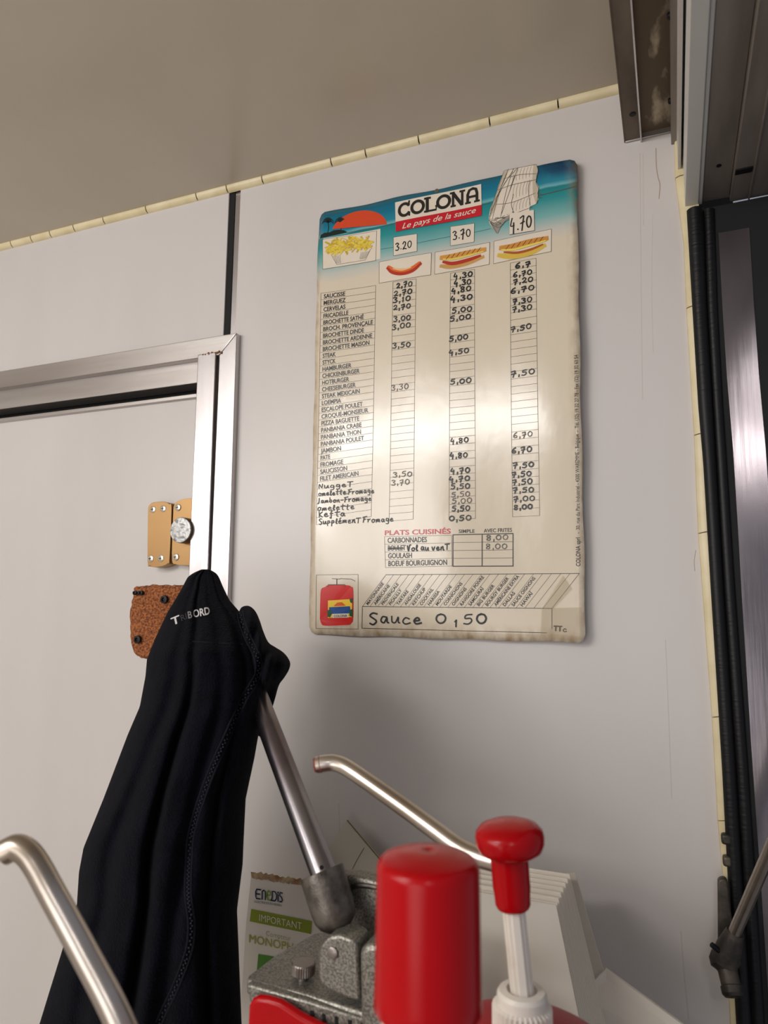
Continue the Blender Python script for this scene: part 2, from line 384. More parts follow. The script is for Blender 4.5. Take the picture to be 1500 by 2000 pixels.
off = len(vs); back = [(x, y+.003, z) for x, y, z in vs]; 
border = [i for i in range(k)] + [j*k+nu for j in range(1, nv+1)] + [nv*k+i for i in range(nu-1, -1, -1)] + [j*k for j in range(nv-1, 0, -1)]
fs2 = [(border[i], border[(i+1) % len(border)], border[(i+1) % len(border)]+off, border[i]+off) for i in range(len(border))]
fs3 = [tuple(a+off for a in f[::-1]) for f in fs]
# board face material: printed sky and sea gradient, yellowed edges
BM = bpy.data.materials.new('printed_board_face'); BM.use_nodes = True
nt = BM.node_tree; b = nt.nodes['Principled BSDF']; N = nt.nodes.new; L = nt.links.new
tc = N('ShaderNodeTexCoord'); sx = N('ShaderNodeSeparateXYZ'); L(tc.outputs['UV'], sx.inputs[0])
ramp = N('ShaderNodeValToRGB'); ramp.color_ramp.interpolation = 'LINEAR'
els = [(0.0,(212,199,177)),(.815,(212,199,177)),(.838,(192,192,182)),(.868,(120,172,170)),(.905,(40,140,142)),(.931,(16,122,128)),(.934,(120,180,186)),(.94,(34,130,150)),(.965,(8,108,136)),(1.,(6,92,112))]
cr = ramp.color_ramp
cr.elements[0].position = 0; cr.elements[0].color = lin(els[0][1]); cr.elements[1].position = 1; cr.elements[1].color = lin(els[-1][1])
for p, c in els[1:-1]: e = cr.elements.new(p); e.color = lin(c)
wn = N('ShaderNodeTexNoise'); wn.inputs['Scale'].default_value = 7; L(tc.outputs['UV'], wn.inputs['Vector'])
ma = N('ShaderNodeMath'); ma.operation = 'MULTIPLY_ADD'; ma.inputs[1].default_value = .012; L(wn.outputs['Fac'], ma.inputs[0]); L(sx.outputs['Y'], ma.inputs[2])
m2 = N('ShaderNodeMath'); m2.operation = 'SUBTRACT'; m2.inputs[1].default_value = .006; L(ma.outputs[0], m2.inputs[0]); L(m2.outputs[0], ramp.inputs[0])
# darker blue patch towards the right of the sky
rr = N('ShaderNodeMapRange'); rr.inputs[1].default_value = .78; rr.inputs[2].default_value = .95; L(sx.outputs['X'], rr.inputs[0])
ry = N('ShaderNodeMapRange'); ry.inputs[1].default_value = .945; ry.inputs[2].default_value = .965; L(sx.outputs['Y'], ry.inputs[0])
mm = N('ShaderNodeMath'); mm.operation = 'MULTIPLY'; L(rr.outputs[0], mm.inputs[0]); L(ry.outputs[0], mm.inputs[1])
nz = N('ShaderNodeTexNoise'); nz.inputs['Scale'].default_value = 16; nz.inputs['Detail'].default_value = 6; L(tc.outputs['UV'], nz.inputs['Vector'])
mn = N('ShaderNodeMapRange'); mn.inputs[1].default_value = .35; mn.inputs[2].default_value = .6; L(nz.outputs['Fac'], mn.inputs[0])
m3 = N('ShaderNodeMath'); m3.operation = 'MULTIPLY'; L(mm.outputs[0], m3.inputs[0]); L(mn.outputs[0], m3.inputs[1])
mx = N('ShaderNodeMix'); mx.data_type = 'RGBA'; L(m3.outputs[0], mx.inputs[0]); L(ramp.outputs[0], mx.inputs[6]); mx.inputs[7].default_value = lin((14,62,92))
# yellowing near the edges
def edge(sock, a, b_, inv=False):
    r = N('ShaderNodeMapRange'); r.inputs[1].default_value = a; r.inputs[2].default_value = b_; L(sock, r.inputs[0]); return r.outputs[0]
e1 = edge(sx.outputs['X'], .03, -.01); e2 = edge(sx.outputs['X'], .965, 1.02); e3 = edge(sx.outputs['Y'], .035, 0.)
mxx = N('ShaderNodeMath'); mxx.operation = 'MAXIMUM'; L(e1, mxx.inputs[0]); L(e3, mxx.inputs[1])
mx3 = N('ShaderNodeMath'); mx3.operation = 'MAXIMUM'; L(mxx.outputs[0], mx3.inputs[0]); L(e2, mx3.inputs[1])
en = N('ShaderNodeTexNoise'); en.inputs['Scale'].default_value = 30; en.inputs['Detail'].default_value = 8; L(tc.outputs['UV'], en.inputs['Vector'])
er = N('ShaderNodeMapRange'); er.inputs[1].default_value = .35; er.inputs[2].default_value = .7; L(en.outputs['Fac'], er.inputs[0])
m4 = N('ShaderNodeMath'); m4.operation = 'MULTIPLY'; L(mx3.outputs[0], m4.inputs[0]); L(er.outputs[0], m4.inputs[1])
mxe = N('ShaderNodeMix'); mxe.data_type = 'RGBA'; L(m4.outputs[0], mxe.inputs[0]); L(mx.outputs[2], mxe.inputs[6]); mxe.inputs[7].default_value = lin((150,118,78))
L(mxe.outputs[2], b.inputs['Base Color']); b.inputs['Roughness'].default_value = .17; b.inputs['Specular IOR Level'].default_value = .5
bn = N('ShaderNodeTexNoise'); bn.inputs['Scale'].default_value = 2.4; bn.inputs['Detail'].default_value = 5; L(tc.outputs['UV'], bn.inputs['Vector'])
bp = N('ShaderNodeBump'); bp.inputs['Strength'].default_value = .22; bp.inputs['Distance'].default_value = .01; L(bn.outputs['Fac'], bp.inputs['Height']); L(bp.outputs[0], b.inputs['Normal'])
EDGEM = mat('board_edge', (150,128,98), .7, col2=(90,68,48), nscale=60)
me = bpy.data.meshes.new('panel'); me.from_pydata([(x+.33, y, z-ZB_) for x, y, z in vs+back], [], fs+fs2+fs3)
me.materials.append(BM); me.materials.append(EDGEM)
uv = me.uv_layers.new(name='UV')
for p in me.polygons:
    p.use_smooth = p.index < len(fs)
    if p.index >= len(fs): p.material_index = 1
    for li in p.loop_indices:
        v_ = me.vertices[me.loops[li].vertex_index].co
        uv.data[li].uv = ((v_.x-.33-XL)/(XR-XL), v_.z/(ZT_-ZB_))
pn = bpy.data.objects.new('panel', me); put(pn, board)
INK = flat('black_print', (38,34,32), .3); HAND = flat('black_marker', (20,18,18), .4); FADED = flat('faded_marker', (92,84,78), .4)
LINE = flat('grid_ink', (92,82,72), .35); CREAMP = flat('print_cream', (220,208,190), .25); REDI = flat('print_red', (190,30,44), .25)
# ---- lettering helpers
_tc = {}
def glyphs(s, bold=0., shear=0.):
    key = (s, bold, shear)
    if key in _tc: return _tc[key]
    c = bpy.data.curves.new('t', 'FONT'); c.body = s; c.size = 1.; c.offset = bold; c.shear = shear; c.resolution_u = 3
    o = bpy.data.objects.new('t', c); COL.objects.link(o)
    dg = bpy.context.evaluated_depsgraph_get(); m = o.evaluated_get(dg).to_mesh()
    V = np.array([v.co[:2] for v in m.vertices]); Fc = [tuple(p.vertices) for p in m.polygons]
    bpy.data.objects.remove(o); bpy.data.curves.remove(c)
    _tc[key] = (V, Fc); return V, Fc
def text2(mb, surf, s, A, B, h, eps=.0005, bold=0., shear=0., up=None):
    V, Fc = glyphs(s, bold, shear)
    x0, x1 = V[:,0].min(), V[:,0].max(); d = B-A; l = np.hypot(*d); d = d/l
    n = np.array([-d[1], d[0]]) if up is None else np.array(up)
    cap = .73
    mb.add([surf.to3(A+d*(v[0]-x0)/(x1-x0)*l+n*v[1]/cap*h, eps) for v in V], Fc)
def textpx(mb, surf, s, p0, p1, hpx, **k):
    A, B = surf.px2(*p0), surf.px2(*p1); h = np.hypot(*(surf.px2(p0[0], p0[1]-hpx)-A)); text2(mb, surf, s, A, B, h, **k)
G = {  # handwriting strokes on a 1 x 1 cell
'0': [[(.5,.95),(.2,.8),(.1,.4),(.35,.05),(.7,.12),(.88,.5),(.75,.85),(.45,.95)]],
'1': [[(.35,.7),(.55,.95),(.5,.5),(.48,.0)]],
'2': [[(.15,.75),(.4,1),(.75,.85),(.65,.5),(.15,.05),(.45,.12),(.9,.02)]],
'3': [[(.15,.9),(.5,1),(.8,.82),(.45,.55),(.85,.35),(.6,.02),(.12,.08)]],
'4': [[(.35,1),(.08,.42),(.7,.40)],[(.62,.62),(.56,-.22)]],
'5': [[(.85,.98),(.35,.92),(.25,.58),(.7,.58),(.8,.28),(.5,.0),(.12,.05)]],
'6': [[(.75,1),(.35,.75),(.12,.3),(.35,.0),(.75,.12),(.65,.42),(.25,.35)]],
'7': [[(.12,.85),(.75,.98),(.6,.5),(.42,-.15)],[(.2,.42),(.85,.52)]],
'8': [[(.75,.85),(.35,1),(.2,.72),(.75,.35),(.6,.02),(.2,.1),(.3,.4),(.75,.7),(.7,.92)]],
',': [[(.5,.2),(.4,-.2)]], '.': [[(.4,.1),(.5,.05)]], '-': [[(.15,.4),(.8,.42)]], ' ': [],
'N': [[(.12,0),(.2,.95),(.7,.1),(.85,1)]], 'u': [[(.1,.6),(.15,.1),(.5,.05),(.8,.55),(.8,.1),(.95,.02)]],
'g': [[(.8,.55),(.3,.6),(.2,.2),(.7,.2),(.8,.5),(.75,-.3),(.2,-.35)]], 'e': [[(.12,.28),(.7,.38),(.5,.62),(.15,.35),(.35,.02),(.9,.12)]],
'T': [[(.05,.95),(1.1,1.0)],[(.55,.95),(.5,.0)]], 't': [[(.05,.68),(1.0,.74)],[(.5,1.05),(.42,.12),(.7,.0)]],
'o': [[(.5,.6),(.15,.4),(.3,.02),(.75,.1),(.8,.5),(.45,.6),(.95,.5)]], 'm': [[(.08,.0),(.15,.55),(.15,.1),(.4,.6),(.48,.05),(.72,.6),(.85,.05)]],
'l': [[(.2,.2),(.7,.8),(.5,1.05),(.35,.6),(.45,.02),(.8,.1)]], 'F': [[(.15,0),(.35,.9)],[(.05,.95),(1.1,1.1)],[(.25,.5),(.8,.58)]],
'r': [[(.1,.5),(.3,.6),(.25,.05)],[(.28,.4),(.8,.6)]], 'a': [[(.75,.55),(.3,.6),(.12,.2),(.45,.02),(.75,.5),(.78,.1),(.95,.02)]],
'J': [[(.6,1),(.5,.2),(.2,-.1)]], 'j': [[(.6,1),(.5,.2),(.2,-.1)]], 'b': [[(.2,1),(.15,.05),(.2,.4),(.6,.55),(.75,.2),(.4,.0)]],
'n': [[(.12,.02),(.18,.55),(.2,.3),(.6,.6),(.7,.05),(.9,.02)]], 'K': [[(.15,1),(.2,-.05)],[(.8,.9),(.25,.45),(.85,.0)]],
'f': [[(.7,1),(.4,.9),(.4,-.3),(.15,-.2)],[(.15,.5),(.75,.55)]], 's': [[(.75,.6),(.3,.5),(.7,.2),(.2,.0)]],
'S': [[(.85,.95),(.4,1.02),(.1,.75),(.55,.45),(.8,.2),(.45,-.12),(.1,.0)]], 'p': [[(.2,.6),(.15,-.4)],[(.2,.45),(.6,.6),(.75,.25),(.25,.1)]],
'\u00e9': [[(.12,.28),(.7,.38),(.5,.62),(.15,.35),(.35,.02),(.9,.12)],[(.4,.8),(.7,1.05)]], 'v': [[(.1,.6),(.4,.0),(.8,.62)]],
'V': [[(.1,.9),(.4,.0),(.7,.9),(1.0,1.0)]], 'c': [[(.8,.5),(.4,.6),(.12,.25),(.4,.0),(.9,.12)]],
}
WD = {',': .45, '.': .4, ' ': .5, 'm': 1.25, '1': .7, 'l': .7, 'T': 1.0}
def hand(mb, surf, s, p0, p1, hpx, w=.0016, eps=.0008, jit=.0):
    A, B = surf.px2(*p0), surf.px2(*p1); d = B-A; l = np.hypot(*d); d = d/l; n = np.array([-d[1], d[0]])
    h = np.hypot(*(surf.px2(p0[0], p0[1]-hpx)-A)); tot = sum(WD.get(c, 1.) for c in s); x = 0
    for c in s:
        wc = WD.get(c, 1.); j = random.uniform(-1, 1)*.06*h; sc = 1+random.uniform(-.08, .08)
        for st in G[c]:
            pts = [A+d*(x+q[0]*wc*.86)/tot*l+n*(q[1]*h*sc+j-h*.5) for q in st]
            pts = smooth_path(pts, 4) if len(pts) > 2 else pts
            ribbon(mb, surf, pts, [w*random.uniform(.85, 1.15)]*len(pts), eps)
        x += wc
def poly(mb, surf, pxs, eps):
    mb.add([surf.to3(surf.px2(*p), eps) for p in pxs], [tuple(range(len(pxs)))])
def linepx(mb, surf, pxs, w, eps, sub=10):
    pts = [surf.px2(*p) for p in pxs]; out = []
    for a, b_ in zip(pts[:-1], pts[1:]): out += [a+(b_-a)*i/sub for i in range(sub)]
    out.append(pts[-1]); ribbon(mb, surf, out, w, eps)
def framepx(mb, surf, q, w, eps):
    for a, b_ in zip(q, q[1:]+q[:1]): linepx(mb, surf, [a, b_], w, eps, 6)
def fill_grid(mb, surf, q, eps, n=8):
    c = [surf.px2(*p) for p in q]; vs_ = [surf.to3(quadmap(c, i/n, j/n), eps) for j in range(n+1) for i in range(n+1)]
    mb.add(vs_, [(j*(n+1)+i, (j+1)*(n+1)+i, (j+1)*(n+1)+i+1, j*(n+1)+i+1) for j in range(n) for i in range(n)])
# ---- price tables
rows = 34; grid = MB()
TBL = [((627,573),(734,557.5),(725,1009),(618,1025)), ((767.7,551),(812.8,544.7),(807,1014),(760,1018)),
       ((880,533.7),(927,526),(928.7,1012.8),(877,1015)), ((996.7,514),(1047,504.5),(1054,1007),(1001,1009.5))]
for q in TBL:
    c = [BS.px2(*p) for p in q]
    for i in range(rows+1):
        a, b_ = quadmap(c, 0, i/rows), quadmap(c, 1, i/rows)
        ribbon(grid, BS, [a+(b_-a)*t for t in np.linspace(0, 1, 5)], .00045, .0004)
    for u in (0, 1):
        ribbon(grid, BS, [quadmap(c, u, t) for t in np.linspace(0, 1, 30)], .00055, .0004)
items = ['SAUCISSE','MERGUEZ','CERVELAS','FRICADELLE','BROCHETTE SATH\u00c9','BROCH. PROVEN\u00c7ALE','BROCHETTE DINDE','BROCHETTE ARDENNE','BROCHETTE MAISON','STEAK','STYCK','HAMBURGER','CHICKENBURGER','HOTBURGER','CHEESEBURGER','STEAK MEXICAIN','LOEMPIA','ESCALOPE POULET','CROQUE-MONSIEUR','PIZZA BAGUETTE','PANBANIA CRABE','PANBANIA THON','PANBANIA POULET','JAMBON','PATE','FROMAGE','SAUCISSON','FILET AMERICAIN']
wpx = [42,43,43,49,79,97,80,96,91,26,26,57,73,53,66,74,38,80,91,74,79,78,84,40,19,45,53,75]
c0 = [BS.px2(*p) for p in TBL[0]]; tx = MB(); W0 = 107.
for i, s in enumerate(items):
    a = quadmap(c0, .055, (i+.86)/rows); b_ = quadmap(c0, .055+wpx[i]/W0, (i+.86)/rows)
    text2(tx, BS, s, a, b_, .0076, bold=.018)
# ---- dishes table
Q1 = ((751,1048),(882,1045.5),(883,1105.6),(753,1108.5)); c1 = [BS.px2(*p) for p in Q1]
for i in range(5): ribbon(grid, BS, [quadmap(c1, t, i/4) for t in (0,.25,.5,.75,1)], .0005, .0004)
for u in (0, 1): ribbon(grid, BS, [quadmap(c1, u, t) for t in (0,.5,1)], .0005, .0004)
for i, (s, w) in enumerate((('CARBONNADES',.62),('BOULET',.285),('GOULASH',.38),('BOEUF BOURGUIGNON',.92))):
    text2(tx, BS, s, quadmap(c1, .045, (i+.82)/4), quadmap(c1, .045+w*.96, (i+.82)/4), .0082, bold=.018)
Q2 = ((884.7,1044.5),(1002,1042),(1002,1105.6),(884.7,1106)); c2 = [BS.px2(*p) for p in Q2]
heavy = MB()
for v in (0, 1): ribbon(heavy, BS, [quadmap(c2, t, v) for t in (0,.25,.5,.75,1)], .0013, .0005)
for u in (0, .493, 1): ribbon(heavy, BS, [quadmap(c2, u, t) for t in (0,.5,1)], .0013, .0005)
for i in (1, 2, 3): ribbon(grid, BS, [quadmap(c2, t, i/4) for t in (0,.5,1)], .0006, .0004)
textpx(tx, BS, 'SIMPLE', (896,1041), (927,1040.5), 7, bold=.012); textpx(tx, BS, 'AVEC FRITES', (945,1040), (1000,1038.5), 7.5, bold=.012)
tr = MB(); textpx(tr, BS, 'PLATS CUISIN\u00c9S', (751.6,1045.3), (880.5,1042), 9.6, bold=.02)
tr.build('red_lettering', REDI, board, fix=False)
# ---- slanted sauce table
bl, br_, tl_, tr_ = BS.px2(708,1184.5), BS.px2(1078,1188.3), BS.px2(754,1122.5), BS.px2(1131.5,1120)
sauces = ['MAYONNAISE','AM\u00c9RICAINE','PROVEN\u00c7ALE','PICALILLY','TARTARE','ANDALOUSE','KETCHUP','COCKTAIL','HARISSA','MOUTARDE','CORNICHONS','OIGNONS','RAVIGORE POIVRE','SAMOURA\u00cf','BIG BURGER','BOURGY BURGER','AM\u00c9RICAINE EXTRA','DALLAS','SAUCE OIGNONS','HAWA\u00cf']
frac = [.72,.65,.7,.5,.46,.67,.54,.53,.46,.62,.72,.55,.92,.56,.65,.88,.94,.42,.88,.42]
for i in range(24):
    a, b_ = bl+(br_-bl)*i/23, tl_+(tr_-tl_)*i/23
    ribbon(grid, BS, [a, (a+b_)/2, b_], .0006 if i in (0, 23) else .0004, .0004)
for i, s in enumerate(sauces):
    a0, b0 = bl+(br_-bl)*(i+.62)/23, tl_+(tr_-tl_)*(i+.62)/23
    dd = b0-a0; text2(tx, BS, s, a0+dd*.04, a0+dd*(.04+.94*frac[i]), .0048, bold=.02)
for q in ([(708,1184.5),(1078,1188.3)], [(754,1122.5),(1131.5,1120)], [(708,1184.5),(707,1227)], [(1078,1188.3),(1078,1228)], [(707,1227),(1068,1236)]):
    linepx(heavy, BS, q, .0008, .0005, 12)
heavy.build('heavy_ruled_lines', INK, board, fix=False)
framepx(grid, BS, [(618,1123),(699.5,1122),(699.5,1228.5),(617,1227.5)], .0006, .0004)
grid.build('ruled_lines', LINE, board, fix=False)
# ---- side address and TTC
textpx(tx, BS, 'COLONA sprl', (1134.5,1106), (1133,1050), 1, bold=.015) if False else None
a, b_ = BS.px2(1133.5,1106), BS.px2(1133,1050); text2(tx, BS, 'COLONA sprl', a, b_, .0062, bold=.012)
a, b_ = BS.px2(1132.5,1042), BS.px2(1129,693); text2(tx, BS, '-  30, rue du Parc Industriel - 4300 WAREMME - Belgique  -  T\u00e9l. (32) 19 32 27 78 - Fax (32) 19 32 63 54', a, b_, .0055)
tx.build('printed_lettering', INK, board, fix=False)
hw = MB(); random.seed(11)
hand(hw, BS, 'TT', (1082,1227), (1098,1228), 9, .0017); hand(hw, BS, 'c', (1099,1229), (1109,1230), 9, .0014)
for _o in board.children: pass
# ---- handwritten prices
pr = [('2,70',774,804,556,1),('2,70',769,804,571,1),('3,10',767,801,585,1),('2,70',768,801,599,1),('3,00',768,801,622,1),('3,00',765,801,637,1),('3,50',766,801,674,1),('3,30',764,797,756,0),('3,50',767,804,926,0),('3,70',764,799,942,0),
('4,30',886,922,537,1),('4,30',887,919,552,1),('4,80',882,919,566,1),('4,30',880,922,582,1),('5,00',882,921,605,1),('5,00',878,919,620,1),('5,00',877,913,660,1),('4,50',877,915,686,1),('5,00',879,920,744,1),('4,80',880,914,860,1),('4,80',879,912,889,1),('4,70',880,917,919,1),('4,70',877,917,935,1),('5,50',880,917,950,1),('5,50',881,917,965,0),('5,00',882,921,978,0),('5,50',882,917,993,1),('0,50',877,920,1012,1),
('6,7',1006,1036,517,1),('6,70',1002,1038,534,1),('7,20',1002,1040,548,1),('6,70',997,1043,565,1),('7,30',1001,1038,587,1),('7,30',1000,1038,602,1),('7,50',997,1037,640,1),('7,50',997,1044,728,1),('6,70',1002,1039,849,0),('6,70',999,1038,879,1),('7,50',1001,1042,908,1),('7,50',999,1037,926,1),('7,50',1000,1039,941,1),('7,50',1001,1042,957,1),('7,00',1002,1044,974,1),('8,00',1003,1039,990,1),
('8,00',949,992,1050,0),('8,00',948,990,1067,0)]
hf = MB()
def slope(x, y): return (y-1145)/(x+2580)
for s, x0, x1, y, dk in pr:
    sl = slope((x0+x1)/2, y)*(x1-x0)/2
    hand(hw if dk else hf, BS, s, (x0, y-sl), (x1+3, y+sl), 9.8, .0019 if dk else .0014)
hand(hw, BS, '3.20', (772,484), (806,476), 14, .0017); hand(hw, BS, '3.70', (884,462), (921,452), 16, .0018); hand(hw, BS, '4.70', (997,441), (1041,431), 24, .0019, eps=.0022)
for s, x0, x1, y, hh in (('NuggeT',622,690,948,9),('omelette.Fromage',622,732,961,9),('Jambon-Fromage',620,727,976,9),('omelette',620,694,991,10),('Kefta',622,676,1003,11),('Suppl\u00e9menT Fromage',623,770,1016,10)):
    sl = slope((x0+x1)/2, y)*(x1-x0)/2; hand(hw, BS, s, (x0, y-sl), (x1, y+sl), hh, .0015)
hand(hw, BS, 'Vol au venT', (795,1071), (878,1068), 11, .0017)
linepx(hw, BS, [(759,1071),(787,1070.5)], .0022, .0009, 4)
hand(hw, BS, 'Sauce', (721,1206), (828,1208), 21, .0024); hand(hw, BS, '0', (850,1208), (877,1208), 19, .0024)
hand(hw, BS, '1', (884,1218), (900,1218), 13, .0022); hand(hw, BS, '50', (903,1209), (956,1208), 19, .0024)
hw.build('handwritten_prices', HAND, board, fix=False); hf.build('faded_handwriting', FADED, board, fix=False)
# ---- header pictures
def pic(name, m, eps, *polys):
    mb = MB()
    for p in polys: poly(mb, BS, p, eps)
    return mb.build(name, m, board, fix=False)
cx_, cy_, rx_, ry_ = 702, 449, 54, 37
ang = np.linspace(math.pi+.25, 2*math.pi-.08, 26)
sun = [(cx_+rx_*math.cos(t), cy_+ry_*math.sin(t)-(math.cos(t))*8) for t in ang]
pic('printed_sun', flat('print_orange', (206,72,40), .25), .0003, sun)
pal = MB(); random.seed(5)
for bx, by, hgt in ((640,456,22),(665,453,20)):
    linepx(pal, BS, [(bx,by),(bx+2,by-hgt*.5),(bx+1,by-hgt)], .0012, .0006, 3)
    for k in range(7):
        t = math.pi*(1.0+k/6.); r = 12+random.uniform(-1,2)
        tip = (bx+1+r*math.cos(t), by-hgt+r*.6*math.sin(t)*.7+4); mid = (bx+1+r*.55*math.cos(t), by-hgt+r*.6*math.sin(t)-1)
        p3 = smooth_path([BS.px2(bx+1,by-hgt), BS.px2(*mid), BS.px2(*tip)], 4); ribbon(pal, BS, p3, list(np.linspace(.003, .0004, len(p3))), .0006)
poly(pal, BS, [(625,466),(627,459),(634,455),(644,454),(652,450),(662,449),(672,450),(679,454)], .0005)
pal.build('printed_palm_island', flat('print_dark_green', (26,38,36), .25), board, fix=False)
mb = MB(); linepx(mb, BS, [(679,454.5),(755,440),(772,436)], .0008, .0005); linepx(mb, BS, [(941,400),(958,396)], .0008, .0005)
linepx(mb, BS, [(744,487),(769,483)], .0005, .0005, 3); linepx(mb, BS, [(814.6,475),(880,462)], .0005, .0005, 4); linepx(mb, BS, [(926.5,454),(958,447)], .0005, .0005, 3)
# picture frames
WB = MB()
BX = {'fries': [(630.6,468),(736,451),(734,509),(630.6,526)], 'p1': [(768.7,464),(814.6,457),(814.6,491),(768.7,500)], 'p2': [(880,443),(926.6,436.5),(926,473),(880,480.5)],
      'p3': [(995.7,418),(1043,411),(1044,451),(995.7,459)], 'sau': [(741,512),(842.6,494),(841.5,537),(740.7,553.5)], 'sw': [(850,493),(956.5,473.6),(955.7,516.5),(849,536)], 'sw2': [(965,471.7),(1077,447.8),(1076.7,491.5),(964,515.5)]}
fill_grid(WB, BS, [(632,466),(743,447),(743,506),(632,524)], .0003)
for kx, q in BX.items():
    fill_grid(WB, BS, q, .0005 if kx != 'p3' else .0016); framepx(mb, BS, q, .0005, .0007)
WB.build('white_picture_boxes', CREAMP, board, fix=False)
mb.build('thin_printed_lines', LINE, board, fix=False)
# fries in a tray
random.seed(21)
def food(name, cols, fn):
    o = None
    for i, c in enumerate(cols):
        m_ = MB(); fn(i, m_); m_.build(name, flat('print_ink', c, .25), board, fix=False)
def fr(i, m_):
    for k in range(46):
        u = random.random(); x = 640+u*88; top = 466+8*abs(u-.5)-(x-680)*.13; y = random.uniform(top, 497-(x-640)*.15)
        a_ = random.uniform(-1.2, 1.2); l_ = random.uniform(9, 14)
        linepx(m_, BS, [(x-l_/2*math.cos(a_), y-l_/2*math.sin(a_)), (x+l_/2*math.cos(a_), y+l_/2*math.sin(a_))], (.0030, .0030, .0012)[i], .0009+.0002*i, 2)
food('printed_fries', [(196,164,44), (226,200,76), (212,180,66)], fr)
mb = MB()
for k in range(5): linepx(mb, BS, [(652+k*3,500-k*.4),(658+k*2,515-k*.3)], .0004, .0009, 2)
for k in range(6): linepx(mb, BS, [(706+k*3,493-k*.4),(703+k*2,507-k*.3)], .0004, .0009, 2)
linepx(mb, BS, [(648,499),(658,517),(714,508),(724,487)], .0005, .0009, 4); mb.build('printed_tray', LINE, board, fix=False)
# sausage
def arcp(pts, w, name, col, eps):
    m_ = MB(); p3 = smooth_path([BS.px2(*p) for p in pts], 6); n_ = len(p3)
    ww = [w*max(.35, math.sin(math.pi*(i+1.2)/(n_+1.4))**.3) for i in range(n_)]; ribbon(m_, BS, p3, ww, eps); m_.build(name, flat('print_ink', col, .25), board, fix=False)
arcp([(758,523),(768,530),(785,532),(805,527),(821,515)], .0105, 'printed_sausage', (178,52,30), .0008)
arcp([(760,521),(770,527),(786,529),(804,524),(819,513)], .0055, 'printed_sausage', (214,104,52), .0010)
arcp([(768,525),(785,528),(803,523)], .0022, 'printed_sausage', (236,190,120), .0012)
# baguettes
arcp([(861,520),(880,521),(910,515),(944,502)], .008, 'printed_sandwich', (196,150,84), .0008)
arcp([(866,512),(885,515),(912,509),(938,500)], .0062, 'printed_sandwich', (176,54,36), .0010)
arcp([(862,504),(880,503),(912,496),(947,488)], .0105, 'printed_sandwich', (206,146,66), .0012)
arcp([(866,507),(885,507),(915,500),(944,492)], .0035, 'printed_sandwich', (222,196,96), .0014)
arcp([(974,499),(1000,501),(1035,494),(1064,480)], .0095, 'printed_sandwich', (210,176,74), .0008)
arcp([(985,493),(1010,494),(1036,488),(1060,478)], .0040, 'printed_sandwich', (170,84,36), .0010)
arcp([(978,485),(1000,483),(1030,475),(1068,466)], .0105, 'printed_sandwich', (200,136,62), .0012)
arcp([(980,489),(1004,488),(1034,480),(1066,471)], .0035, 'printed_sandwich', (226,204,92), .0014)
mb = MB()
for x0, y0, dx, dy, n_ in ((872,507,10,-2.3,7),(988,488,11,-2.6,7)):
    for k in range(n_): linepx(mb, BS, [(x0+k*dx,y0+k*dy),(x0+k*dx+7,y0+k*dy-9)], .0007, .0017, 2)
mb.build('printed_crust_lines', flat('print_brown', (122,72,30), .3), board, fix=False)
# logo
mb = MB(); fill_grid(mb, BS, [(772,396),(940,360),(941,402),(773,435)], .0010); mb.build('logo_box', CREAMP, board, fix=False)
mb = MB(); fill_grid(mb, BS, [(773,434),(941,400.5),(941,421.5),(773.5,453)], .0011); mb.build('logo_band', REDI, board, fix=False)
mb = MB(); LA, LB, LU = BS.px2(777,427), BS.px2(936,394), None
cl = [BS.px2(*p) for p in ((777,397.5),(936,364),(936,394.5),(777,427.5))]
def lg(x, y): return quadmap(cl, x, 1-y)
def lstroke(pts, w=.0046, sm=False):
    q = [lg(*p) for p in pts]; q = smooth_path(q, 7) if sm else q; ribbon(mb, BS, q, w, .0014)
def ring(cx, cy, rx, ry, a0, a1, w=.0050, n_=26):
    ribbon(mb, BS, [lg(cx+rx*math.cos(t), cy+ry*math.sin(t)) for t in np.linspace(a0, a1, n_)], w, .0014, False)
ring(.090, .48, .068, .38, .75, 5.6); lstroke([(.143,.70),(.148,.98)], .003); lstroke([(.150,.06),(.150,.26)], .003)
ring(.255, .48, .073, .38, 0, 2*math.pi+.1)
lstroke([(.375,.06),(.375,.92)], .0052); lstroke([(.345,.91),(.410,.91)], .0036); lstroke([(.345,.07),(.485,.07),(.485,.32)], .0036)
ring(.575, .48, .073, .38, 0, 2*math.pi+.1)
lstroke([(.69,.06),(.69,.92)], .0040); lstroke([(.69,.9),(.79,.1)], .0052); lstroke([(.80,.06),(.80,.92)], .0040)
for x in (.69,): lstroke([(x-.022,.07),(x+.024,.07)], .0034); lstroke([(x-.03,.92),(x+.01,.92)], .0034)
lstroke([(.775,.92),(.826,.92)], .0034)
lstroke([(.865,.07),(.865,.60),(.885,.86),(.925,.93),(.962,.86),(.975,.60),(.975,.07)], .0046, False); lstroke([(.865,.42),(.975,.42)], .0040)
lstroke([(.843,.07),(.893,.07)], .0034); lstroke([(.95,.07),(1.0,.07)], .0034)
mb.build('logo_lettering', INK, board, fix=False)
mb = MB(); textpx(mb, BS, 'Le pays de la sauce', (786,447.5), (930,416), 11, eps=.0014, shear=.35, bold=.006); mb.build('logo_slogan', CREAMP, board, fix=False)
